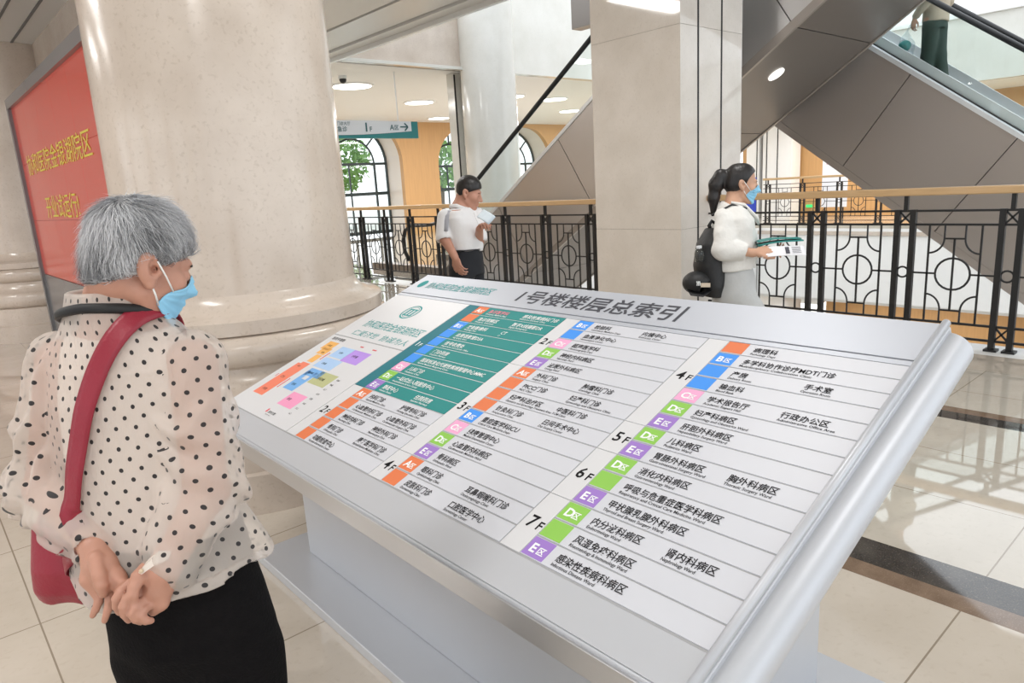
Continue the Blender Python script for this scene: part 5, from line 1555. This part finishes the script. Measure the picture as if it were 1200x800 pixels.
mz = math.radians(-62); mF, mL = frame(mz)
mh_ = V(546.5, 228, 5.40)
hipM = V(546, 300, 5.42)
man = thing('person', 'dark-haired man in a white polo shirt standing by the left railing with papers', 'person', (float(hipM[0]), float(hipM[1]), 0))
mhd = Head(mh_, math.radians(-50), math.radians(17), 0.0, 1.02)
mhd.o = V(545.0, 226.5, 5.36)-mhd.k*(-0.008*mhd.fx-0.080*mhd.fy)
ch = V(541, 262, 5.42); sh = V(541, 248, 5.42); wa = V(545, 292, 5.42)
mR = [V(522, 254, 5.37), V(522, 281, 5.31), V(533, 301, 5.20)]
mLt = [V(558, 252, 5.47), V(561, 282, 5.42), V(562, 268, 5.24)]
fL = np.array([hipM[0], hipM[1], 0])+mL*0.11; fR = np.array([hipM[0], hipM[1], 0])-mL*0.11-mF*0.04
lo, hi = grow([mhd(0.1, 0, 0.14), mR[0], mR[1], mR[2], mLt[0], mLt[1], mLt[2], fL+mF*0.2, fR, hipM, fL-mF*0.1], 0.16); lo[2] = -0.02
S = SDF(lo, hi, 0.0065)
S.loft([st_at(sh+UPZ*0.02, 0.12, 0.07, mz), st_at(sh-UPZ*0.03, 0.150, 0.090, mz), st_at(ch, 0.145, 0.110, mz), st_at(wa, 0.135, 0.11, mz), st_at(hipM-UPZ*0.06, 0.140, 0.098, mz)], 0.03)
S.chain([mhd(-0.03, 0, -0.03), sh+UPZ*0.02-mF*0.02, sh-UPZ*0.04], [0.058, 0.060, 0.08], 0.03)
for s_, f_ in ((1, fL), (-1, fR)):
    h0 = hipM+mL*0.085*s_-UPZ*0.08
    S.chain([h0, (h0+f_)/2+UPZ*0.02, f_+UPZ*0.08], [0.075, 0.056, 0.042], 0.02)
    foot(S, f_, mF)
S.chain(mR, [0.050, 0.040, 0.028], 0.02); S.chain(mLt, [0.048, 0.038, 0.027], 0.02)
mhd.sculpt(S)
hand(S, mR[2], V(538, 314, 5.17)-mR[2], -mL-mF*0.3, -1, 0.75, 1.0)
hand(S, mLt[2], V(567, 261, 5.16)-mLt[2], mF*0.4+UPZ*0.5-mL*0.4, 1, 0.9, 0.95)
sdf_obj('body', S, SKIN, man)
Q = SDF(lo, hi, 0.0075)
for A in (mR, mLt):
    e = A[0]+(A[1]-A[0])*0.86
    Q.chain([A[0], e], [0.062, 0.068], 0.012)
    n = (A[1]-A[0])/np.linalg.norm(A[1]-A[0])
    Q.cone(e+n*0.072, e+n*0.16, 0.068, 0.075, 0.004, 'sub')
Q.loft([st_at(sh+UPZ*0.035, 0.085, 0.078, mz), st_at(sh+UPZ*0.005, 0.145, 0.092, mz), st_at(sh-UPZ*0.04, 0.170, 0.108, mz), st_at(ch, 0.168, 0.135, mz), st_at(ch*0.4+wa*0.6, 0.165, 0.148, mz), st_at(wa, 0.156, 0.140, mz)], 0.012)
mw = waves(6, 10, 30, 61)
Q.warp(lambda x, y, z: 0.005*mw(x, y, z*0.7))
Q.chain([mhd(-0.035, 0, -0.05), sh+UPZ*0.045-mF*0.01], [0.062, 0.062], 0.006, 'sub')
polo = sdf_obj('polo_shirt', Q, SHIRTW, man, 1)
cl = []
for i in range(26):
    a = 2*math.pi*i/26
    if abs(a-math.pi/2) < 0.3: continue
    cl.append(sh+UPZ*(0.048-0.035*max(0, math.sin(a)))+mL*0.076*math.cos(a)+mF*(0.074*math.sin(a)-0.006))
k0 = 6
MB().tube(cl[k0:]+cl[:k0], 0.012, 8, flat=1.4).build('collar', SHIRTW, polo, smooth=True)
P_ = [Q.project([ch+mF*0.14+UPZ*(0.10-0.06*i)-mL*0.0])[0] for i in range(3)]
MB().tube(P_, 0.006, 6).build('button_placket', SHIRTW, polo, smooth=True)
sd = []
for (x, y) in ((523, 247), (520.5, 253), (520, 259), (519.5, 265), (519, 271)):
    d_ = V(x+3, y, 1.0)-CAM; d_ /= np.linalg.norm(d_)
    p = Q.trace(CAM, d_, 4.0, 7.0)
    if p is not None: sd.append(p-d_*0.004)
if len(sd) > 2: MB().tube(sd, 0.022, 8, flat=0.25).build('sleeve_stripe', STRIPE, polo, smooth=True)
Q = SDF(lo, hi*np.array([1, 1, 0])+UPZ*1.10, 0.008)
Q.loft([st_at(wa+UPZ*0.03, 0.155, 0.122, mz), st_at(hipM-UPZ*0.02, 0.165, 0.128, mz), st_at(hipM-UPZ*0.14, 0.170, 0.122, mz)], 0.02)
for s_, f_ in ((1, fL), (-1, fR)):
    h0 = hipM+mL*0.092*s_-UPZ*0.10
    Q.chain([h0, (h0+f_)/2, f_+UPZ*0.06], [0.098, 0.080, 0.068], 0.03)
Q.halfspace((0, 0, 0.035), (0, 0, -1))
tr = sdf_obj('trousers', Q, DARKT, man, 1)
bt = []
for i in range(28):
    a = 2*math.pi*i/28
    bt.append(wa+UPZ*0.004+mL*0.160*math.cos(a)+mF*0.127*math.sin(a))
MB().tube(bt, 0.014, 8, closed=True, flat=0.4).build('belt', BELT, man, smooth=True)
MB().frame_box(wa+mF*0.132, mL, mF, UPZ, (-0.022, -0.004, -0.014), (0.022, 0.010, 0.018)).build('belt_buckle', STEEL, man, bevel=0.003)
for f_ in (fL, fR):
    q = SDF(f_-0.25, f_+0.3, 0.008); foot(q, f_, mF, 1.05, 0.045); q.halfspace((0, 0, 0.003), (0, 0, -1)); sdf_obj('shoe', q, BELT, man, 1)
def short_hair(h, parent, m, seed, n, tint=False, lmin=0.02, lmax=0.035, fringe=0.055):
    q = hair_cap(h, fringe, 0.965)
    q.halfspace(h(0, 0, -0.045), -h.fz-h.fx*0.4)
    v, f = q.mesh()
    o = mesh_obj('hair', v, f, m, parent)
    return o
short_hair(mhd, man, BLACKHAIR, 3, 0)
mhd.eyes(man, 0.5)
pap = thing('paper_sheet', 'pale blue-white papers held by the man in the white polo', 'paper', tuple(float(c) for c in V(568, 256, 5.1)))
for i, dd in enumerate((0, 0.004)):
    O = V(559.5, 255, 5.12)-FH*dd
    ux = V(571.5, 262, 5.0)-V(559.5, 255, 5.12); ux /= np.linalg.norm(ux)
    uy = V(561.5, 245, 5.18)-V(559.5, 255, 5.12); uy -= ux*(uy@ux); uy /= np.linalg.norm(uy)
    mb = MB(); n = 8
    g_ = [[O+ux*(0.15*i_/n)+uy*(0.075*j_/n)+np.cross(ux, uy)*0.012*math.sin(3*i_/n+i) for i_ in range(n+1)] for j_ in range(n+1)]
    mb.add([p for r in g_ for p in r], [(j_*(n+1)+i_, j_*(n+1)+i_+1, (j_+1)*(n+1)+i_+1, (j_+1)*(n+1)+i_) for j_ in range(n) for i_ in range(n)])
    o = mb.build('sheet', mat('pale_blue_paper', (0.66, 0.76, 0.84, 1), 0.6), pap, smooth=True)
    sol = o.modifiers.new('t', 'SOLIDIFY'); sol.thickness = 0.0012

# ================================================================== the young woman walking past the pillar
JACKET = mat('white_denim_jacket', (0.74, 0.73, 0.70, 1), 0.85, var=0.05, scale=12, bump=0.6, bscale=30)
JEANS = mat('pale_grey_jeans', (0.52, 0.53, 0.53, 1), 0.85, var=0.10, scale=14, bump=0.25, bscale=40)
BAGB = mat('black_nylon', (0.010, 0.010, 0.011, 1), 0.55, var=0.3, scale=20, bump=0.2, bscale=60)
wz = math.radians(-50); wF, wL = frame(wz)
hipW = V(857, 322, 4.12)
wom = thing('person', 'young woman with ponytail and mask, white jacket and pale jeans, walking past the pillar', 'person', (float(hipW[0]), float(hipW[1]), 0))
whd = Head((0, 0, 0), math.radians(-50), math.radians(6), 0.0, 0.93)
whd.o = V(869.5, 216.5, 4.07)-whd.k*(-0.008*whd.fx-0.080*whd.fy)
shW = V(859, 247, 4.12); chW = V(857, 268, 4.12); wsW = V(856, 306, 4.12)
wR = [V(848, 256, 4.02), V(846, 292, 3.95), V(884, 296, 3.93)]
wLf = [V(871, 252, 4.22), V(874, 290, 4.20), V(893, 297, 4.12)]
kF = V(899, 392, 4.06); kB = V(849, 400, 4.20)
fF = V(914, 492, 4.05); fF[2] = 0.0; fB = V(822, 484, 4.25); fB[2] = 0.02
lo, hi = grow([whd(0.1, 0, 0.14), whd(-0.2, 0, 0), wR[0], wR[1], wR[2], wLf[2], fF, fB, fF+wF*0.15, wR[2]+wF*0.15], 0.15); lo[2] = -0.02
S = SDF(lo, hi, 0.0062)
S.loft([st_at(shW+UPZ*0.015, 0.10, 0.06, wz), st_at(shW-UPZ*0.04, 0.145, 0.085, wz), st_at(chW, 0.140, 0.10, wz), st_at(wsW, 0.120, 0.09, wz), st_at(hipW-UPZ*0.06, 0.150, 0.11, wz)], 0.03)
S.chain([whd(-0.03, 0, -0.03), shW+UPZ*0.03+wF*0.0, shW-UPZ*0.03], [0.048, 0.047, 0.07], 0.025)
S.chain([hipW-wL*0.08-UPZ*0.05, kF, fF+UPZ*0.08], [0.085, 0.052, 0.036], 0.02); S.chain([hipW+wL*0.08-UPZ*0.05, kB, fB+UPZ*0.10], [0.085, 0.052, 0.036], 0.02)
foot(S, fF, wF, 0.9, 0.032); foot(S, fB+UPZ*0.03, wF, 0.9, 0.032)
S.chain(wR, [0.040, 0.033, 0.023], 0.02); S.chain(wLf, [0.040, 0.033, 0.023], 0.02)
whd.sculpt(S)
hand(S, wR[2], V(905, 291, 3.93)-wR[2], UPZ*0.8-wL*0.5, -1, 0.55, 0.95)
hand(S, wLf[2], V(912, 294, 4.06)-wLf[2], -UPZ*0.5+wL*0.6, 1, 0.5, 0.92)
sdf_obj('body', S, SKIN2, wom)
Q = SDF(lo, hi, 0.0065)
ww_ = waves(6, 12, 36, 71); w2_ = waves(5, 40, 80, 72)
for A in (wR, wLf):
    d = A[2]-A[1]; e = A[1]+d*0.62
    Q.chain([A[0], A[0]*0.45+A[1]*0.55, A[1], e], [0.056, 0.058, 0.057, 0.044], 0.010)
    n = d/np.linalg.norm(d)
    Q.cone(e+n*0.060, e+n*0.13, 0.05, 0.05, 0.004, 'sub')
Q.loft([st_at(shW+UPZ*0.045, 0.075, 0.065, wz), st_at(shW+UPZ*0.01, 0.120, 0.085, wz), st_at(shW-UPZ*0.04, 0.155, 0.112, wz), st_at(chW, 0.160, 0.138, wz), st_at(chW*0.4+wsW*0.6, 0.158, 0.146, wz), st_at(V(856, 313, 4.12), 0.165, 0.140, wz)], 0.010)
Q.warp(lambda x, y, z: 0.008*ww_(x, y, z*0.8)+0.0042*w2_(x, y, z))
Q.chain([whd(-0.02, 0, -0.06), shW+UPZ*0.05+wF*0.02], [0.056, 0.058], 0.006, 'sub')
Q.chain([shW+UPZ*0.05+wF*0.05, chW+wF*0.15+UPZ*0.05], [0.05, 0.012], 0.004, 'sub')
jk = sdf_obj('jacket', Q, JACKET, wom, 1)
for s_ in (-1, 1):
    lp = [shW+UPZ*0.05+wL*0.055*s_-wF*0.02, shW+UPZ*0.035+wL*0.066*s_+wF*0.05, chW+UPZ*0.06+wL*0.045*s_+wF*0.135, chW+UPZ*0.02+wL*0.015*s_+wF*0.152]
    MB().tube(lp, [0.02, 0.024, 0.022, 0.006], 8, flat=0.45).build('collar', JACKET, jk, smooth=True)
Q = SDF(lo, hi*np.array([1, 1, 0])+UPZ*1.05, 0.0075)
Q.loft([st_at(wsW-UPZ*0.0, 0.132, 0.115, wz), st_at(hipW-UPZ*0.03, 0.160, 0.142, wz), st_at(hipW-UPZ*0.12, 0.165, 0.142, wz)], 0.02)
Q.chain([hipW-wL*0.08-UPZ*0.10, kF, fF+UPZ*0.07], [0.108, 0.086, 0.088], 0.02); Q.chain([hipW+wL*0.08-UPZ*0.10, kB, fB+UPZ*0.09], [0.100, 0.078, 0.082], 0.03)
Q.warp(lambda x, y, z: 0.004*ww_(x, y, z))
Q.halfspace((0, 0, 0.04), (0, 0, -1))
sdf_obj('jeans', Q, JEANS, wom, 1)
for f_ in (fF, fB+UPZ*0.02):
    q = SDF(f_-0.25, f_+0.3, 0.008); foot(q, f_, wF, 0.95, 0.042); q.halfspace((0, 0, 0.003), (0, 0, -1)); sdf_obj('shoe', q, mat('white_trainer', (0.7, 0.7, 0.7, 1), 0.6), wom, 1)
q = SDF(whd.o-0.36, whd.o+0.2, 0.0045); k = whd.k
q.ell(whd(-0.010, 0, 0.048), np.array((0.098, 0.081, 0.086))*k, whd.M, 0)
q.ell(whd(-0.040, 0, 0.000), np.array((0.064, 0.072, 0.066))*k, whd.M, 0.02)
q.ell(whd(0.098, 0, -0.022), np.array((0.084, 0.2, 0.110))*k, whd.M, 0.006, 'sub')
for y in (-1, 1): q.ell(whd(0.006, y*0.086, -0.022), np.array((0.026, 0.030, 0.050))*k, whd.M, 0.006, 'sub')
q.chain([whd(-0.095, 0, 0.055), whd(-0.130, 0, 0.050), whd(-0.152, 0.0, -0.005), whd(-0.158, 0, -0.09), whd(-0.150, 0.01, -0.19)], [0.024, 0.036, 0.040, 0.032, 0.014], 0.02)
wv_ = waves(6, 60, 140, 73)
q.warp(lambda x, y, z: 0.0010*wv_(x, y, z*0.4))
hr = sdf_obj('hair', q, BLACKHAIR, wom, 1)
MB().tube([whd(-0.104, 0.027*math.cos(a), 0.054+0.027*math.sin(a)) for a in np.linspace(0, 2*math.pi, 16, endpoint=False)], 0.006, 6, closed=True).build('hair_tie', mat('grey_elastic', (0.3, 0.32, 0.36, 1), 0.5), hr, smooth=True)
whd.eyes(wom, 0.9)
whd.mask(wom, S)
# papers in her hand
fo = thing('folder', 'teal folder carried by the young woman over white papers', 'folder', tuple(float(c) for c in V(915, 285, 3.95)))
ax_ = V(942, 281, 3.90)-V(889, 288, 3.95); L_ = np.linalg.norm(ax_); ax_ /= L_
dp = V(915, 285, 4.12)-V(915, 287, 3.93); dp -= ax_*(dp@ax_); dp /= np.linalg.norm(dp)
nn = np.cross(ax_, dp); nn = nn if nn[2] > 0 else -nn
O = V(889, 287, 3.96)
def sheet(name, O, U_, W_, N_, lu, lw, bend, m, par, thick, seed=0):
    mb = MB(); n = 10
    P = [O+U_*(lu*i/n)+W_*(lw*j/n)+N_*(bend*math.sin(math.pi*i/n*1.2+seed)+bend*0.5*math.sin(2.2*j/n)) for j in range(n+1) for i in range(n+1)]
    mb.add(P, [(j*(n+1)+i, j*(n+1)+i+1, (j+1)*(n+1)+i+1, (j+1)*(n+1)+i) for j in range(n) for i in range(n)])
    o = mb.build(name, m, par, smooth=True); s = o.modifiers.new('t', 'SOLIDIFY'); s.thickness = thick
    return o
sheet('cover', O, ax_, dp, nn, L_, 0.19, 0.006, mat('teal_folder', (0.015, 0.24, 0.22, 1), 0.4), fo, 0.008)
sheet('cover', O+nn*0.014, ax_, dp, nn, L_*0.96, 0.18, 0.009, mat('teal_folder', (0.015, 0.24, 0.22, 1), 0.4), fo, 0.004, 0.3)
pp = thing('paper_sheet', 'white printed papers hanging below the teal folder of the young woman', 'paper', tuple(float(c) for c in V(918, 293, 3.92)))
O2 = V(893, 301.5, 3.89); u2 = V(945, 298.5, 3.85)-O2; l2 = np.linalg.norm(u2); u2 /= l2
w2v = V(897, 290, 3.94)-O2; w2v -= u2*(w2v@u2); h2 = np.linalg.norm(w2v); w2v /= h2
n2v = np.cross(u2, w2v)
for i in range(2): sheet('sheet', O2+FH*0.004*i, u2, w2v, n2v, l2, h2, 0.004, mat('white_paper', (0.80, 0.80, 0.83, 1), 0.6), pp, 0.001, 0.4*i)
mb = MB()
tow = -n2v if (n2v@FH) > 0 else n2v
for r in range(4): mb.frame_box(O2+tow*0.007, u2, w2v, tow, (l2*0.55, h2*(0.18+0.17*r), 0), (l2*0.64, h2*(0.32+0.17*r), 0.001))
for r in range(5): mb.frame_box(O2+tow*0.007, u2, w2v, tow, (l2*0.70, h2*(0.2+0.14*r), 0), (l2*0.9, h2*(0.23+0.14*r), 0.001))
mb.build('print', mat('grey_print', (0.06, 0.06, 0.08, 1), 0.6), pp)
# backpack, strap, cap, bottle
bp = thing('backpack', 'black backpack on the back of the young woman in the white jacket', 'backpack', tuple(float(c) for c in V(832, 335, 4.10)))
q = SDF(V(830, 300, 4.1)-0.4, V(830, 300, 4.1)+0.4, 0.0065)
bz = wz
def bst(x, y, a, b): p = V(x, y, 4.10); return (p[2], p[0], p[1], a, b, wz+math.pi/2)
q.loft([bst(838, 268, 0.085, 0.055), bst(833, 285, 0.130, 0.085), bst(831, 310, 0.145, 0.095), bst(833, 333, 0.145, 0.090), bst(834, 345, 0.130, 0.075)], 0.02)
q.warp(lambda x, y, z: 0.005*ww_(x, y, z))
sdf_obj('pack', q, BAGB, bp, 2)
MB().tube([V(834, 273, 4.1), V(831, 264, 4.08), V(834, 259, 4.08), V(839, 262, 4.08), V(840, 271, 4.1)], 0.011, 8).build('grab_handle', BAGB, bp, smooth=True)
dsurf = []
QJ = SDF(lo, hi, 0.012)
QJ.loft([st_at(shW+UPZ*0.03, 0.09, 0.075, wz), st_at(shW-UPZ*0.04, 0.165, 0.115, wz), st_at(chW, 0.178, 0.142, wz), st_at(wsW, 0.178, 0.150, wz)], 0.025); QJ.chain(wR[:2], [0.066, 0.074], 0.03)
stp = [shW-UPZ*0.02-wL*0.085-wF*0.12, shW+UPZ*0.03-wL*0.080-wF*0.02, shW+UPZ*0.01-wL*0.082+wF*0.06, shW-UPZ*0.05-wL*0.10+wF*0.10]
stp = QJ.project(stp, 0.008)
MB().tube(list(stp[:3]), 0.012, 8, flat=0.5).build('shoulder_strap', BAGB, bp, smooth=True)
low = QJ.project([V(835, 330, 4.05), V(842, 312, 4.0), V(849, 300, 3.95)], 0.010)
MB().tube([V(834, 338, 4.06), low[0], low[1]], 0.014, 8, flat=0.4).build('lower_strap', BAGB, bp, smooth=True)
bo = thing('water_bottle', 'clear water bottle in the side pocket of the black backpack', 'bottle', tuple(float(c) for c in V(820, 304, 3.98)))
bb, bt_ = V(820.5, 306, 3.985), V(819, 288, 3.985)
axb = bt_-bb
MB().tube([bb, bb+axb*0.55, bb+axb*0.75, bb+axb*0.85], [0.030, 0.030, 0.024, 0.014], 14).build('bottle_body', glass('clear_plastic', (0.88, 0.92, 0.94, 1)), bo, smooth=True)
MB().tube([bb+axb*0.84, bb+axb*1.0], 0.016, 12).build('bottle_cap', mat('white_cap', (0.75, 0.77, 0.8, 1), 0.4), bo)
cp_ = thing('cap', 'black baseball cap hanging below the black backpack', 'cap', tuple(float(c) for c in V(818, 346, 4.02)))
q = SDF(V(818, 332, 4.02)-0.2, V(818, 332, 4.02)+0.2, 0.005)
q.ell(V(817, 331, 4.02), (0.085, 0.085, 0.068), None, 0)
q.ell(V(824, 335, 4.00), (0.062, 0.062, 0.045), None, 0.004, 'sub')
sdf_obj('crown', q, BAGB, cp_, 2)
MB().tube([V(806, 338, 4.0), V(812, 344, 3.96), V(822, 345.5, 3.95), V(832, 341, 3.97)], [0.012, 0.030, 0.032, 0.012], 10, flat=0.25).build('peak', BAGB, cp_, smooth=True)
mb = MB(); mb.frame_box(V(824, 334, 3.93), RT, -DN, -FW, (-0.014, -0.012, 0), (0.040, 0.012, 0.004)); mb.build('closure_tab', mat('beige_lining', (0.55, 0.46, 0.36, 1), 0.7), cp_)
for i in range(3): MB().tube([V(816.5+1.6*i, 329.5, 3.925), V(817.2+1.6*i, 332, 3.922), V(816.8+1.6*i, 334.5, 3.925)], 0.0028, 6).build('embroidered_mark', INKW, cp_)

# ================================================================== the rider on the far escalator
rz = math.radians(78); rF, rL = frame(rz)
X_ = 10.6
zs = 3.041-0.735*4.087+0.735*3.80-0.30
_yb = (-5.0+0.12-(3.041-0.735*4.087))/0.735
_y0 = _yb+0.4*(round((3.42-_yb)/0.4-0.5)+0.5)
zs = 3.041-0.735*4.087+0.735*_y0-0.18
ro = np.array([X_, _y0, zs])
rid = thing('person', 'rider in beige top and dark green trousers on the descending brown escalator', 'person', tuple(float(c) for c in ro))
GREENT = mat('dark_green_trousers', (0.016, 0.040, 0.030, 1), 0.8, var=0.3, scale=10)
BEIGE = mat('beige_knit_top', (0.42, 0.36, 0.27, 1), 0.85, var=0.1, scale=10, bump=0.2)
hp = ro+UPZ*0.90; sp_ = ro+UPZ*1.40
rh = Head(ro+UPZ*1.60+rF*0.03, rz, 0.1, 0.0, 1.0)
rA = [[sp_-UPZ*0.03+rL*s_*0.19, sp_-UPZ*0.30+rL*s_*0.23-rF*0.02, sp_-UPZ*0.50+rL*s_*0.22+rF*0.14] for s_ in (-1, 1)]
rf = [ro+rL*0.09+rF*0.06, ro-rL*0.09-rF*0.10]
lo, hi = grow([rh(0.1, 0, 0.14), rA[0][0], rA[1][0], rA[0][2], rA[1][2], rf[0], rf[1], rf[0]+rF*0.15], 0.2)
S = SDF(lo, hi, 0.010)
S.loft([st_at(sp_+UPZ*0.02, 0.11, 0.07, rz), st_at(sp_-UPZ*0.06, 0.165, 0.09, rz), st_at(sp_-UPZ*0.25, 0.15, 0.10, rz), st_at(hp, 0.15, 0.11, rz)], 0.03)
S.chain([rh(-0.02, 0, -0.03), sp_], [0.055, 0.06], 0.02)
for A in rA: S.chain(A, [0.045, 0.036, 0.026], 0.02)
for s_, f_ in ((1, rf[0]), (-1, rf[1])): S.chain([hp+rL*0.09*s_-UPZ*0.03, hp*0.5+f_*0.5+rL*0.0, f_+UPZ*0.08], [0.09, 0.055, 0.04], 0.02); foot(S, f_, rF)
rh.sculpt(S)
for A, s_ in zip(rA, (-1, 1)): hand(S, A[2], -UPZ+rF*0.2, rL*s_, s_, 0.7)
sdf_obj('body', S, SKIN2, rid)
Q = SDF(lo, hi, 0.010)
for A in rA: Q.chain(A[:2]+[A[1]*0.15+A[2]*0.85], [0.068, 0.060, 0.045], 0.03)
Q.loft([st_at(sp_+UPZ*0.03, 0.09, 0.075, rz), st_at(sp_-UPZ*0.06, 0.18, 0.11, rz), st_at(sp_-UPZ*0.3, 0.185, 0.135, rz), st_at(hp-UPZ*0.06, 0.178, 0.138, rz)], 0.03)
Q.warp(lambda x, y, z: 0.006*ww_(x, y, z))
sdf_obj('top', Q, BEIGE, rid, 1)
Q = SDF(lo, hi, 0.010)
Q.loft([st_at(hp+UPZ*0.04, 0.15, 0.115, rz), st_at(hp-UPZ*0.14, 0.168, 0.12, rz)], 0.02)
for s_, f_ in ((1, rf[0]), (-1, rf[1])): Q.chain([hp+rL*0.088*s_-UPZ*0.10, hp*0.5+f_*0.5-UPZ*0.02, f_+UPZ*0.07], [0.10, 0.088, 0.080], 0.03)
Q.halfspace(ro+UPZ*0.045, (0, 0, -1))
sdf_obj('trousers', Q, GREENT, rid, 1)
for f_ in rf:
    q = SDF(f_-0.25, f_+0.3, 0.009); foot(q, f_, rF, 1.0, 0.043); q.halfspace(ro+UPZ*0.003, (0, 0, -1)); sdf_obj('shoe', q, BELT, rid, 1)
short_hair(rh, rid, BLACKHAIR, 9, 0)
rh.eyes(rid, 0.5)
pbg = thing('plastic_bag', 'clear plastic bag with a teal bundle held by the escalator rider', 'bag', tuple(float(c) for c in rA[1][2]-UPZ*0.42+rF*0.12))
c0 = rA[1][2]+rF*0.09-UPZ*0.14
q = SDF(c0-0.4, c0+0.3, 0.008)
q.chain([c0, c0-UPZ*0.14, c0-UPZ*0.27], [0.02, 0.085, 0.10], 0.05)
gw2 = waves(6, 25, 60, 81); q.warp(lambda x, y, z: 0.008*gw2(x, y, z))
sdf_obj('film', q, glass('plastic_film', (0.80, 0.84, 0.86, 1), rough=0.15), pbg, 1)
q = SDF(c0-0.4, c0+0.3, 0.010)
q.ell(c0-UPZ*0.17+rF*0.02, (0.075, 0.075, 0.07), None, 0); sdf_obj('bundle', q, mat('teal_cloth', (0.03, 0.30, 0.27, 1), 0.8), pbg, 1)
q = SDF(c0-0.45, c0+0.3, 0.010)
q.ell(c0-UPZ*0.29, (0.07, 0.07, 0.06), None, 0); sdf_obj('bundle', q, mat('grey_white_cloth', (0.5, 0.52, 0.55, 1), 0.8), pbg, 1)
MB().tube([rA[1][2]-UPZ*0.05+rF*0.03, c0+UPZ*0.01], 0.012, 8).build('bag_neck', MATS['plastic_film'], pbg)
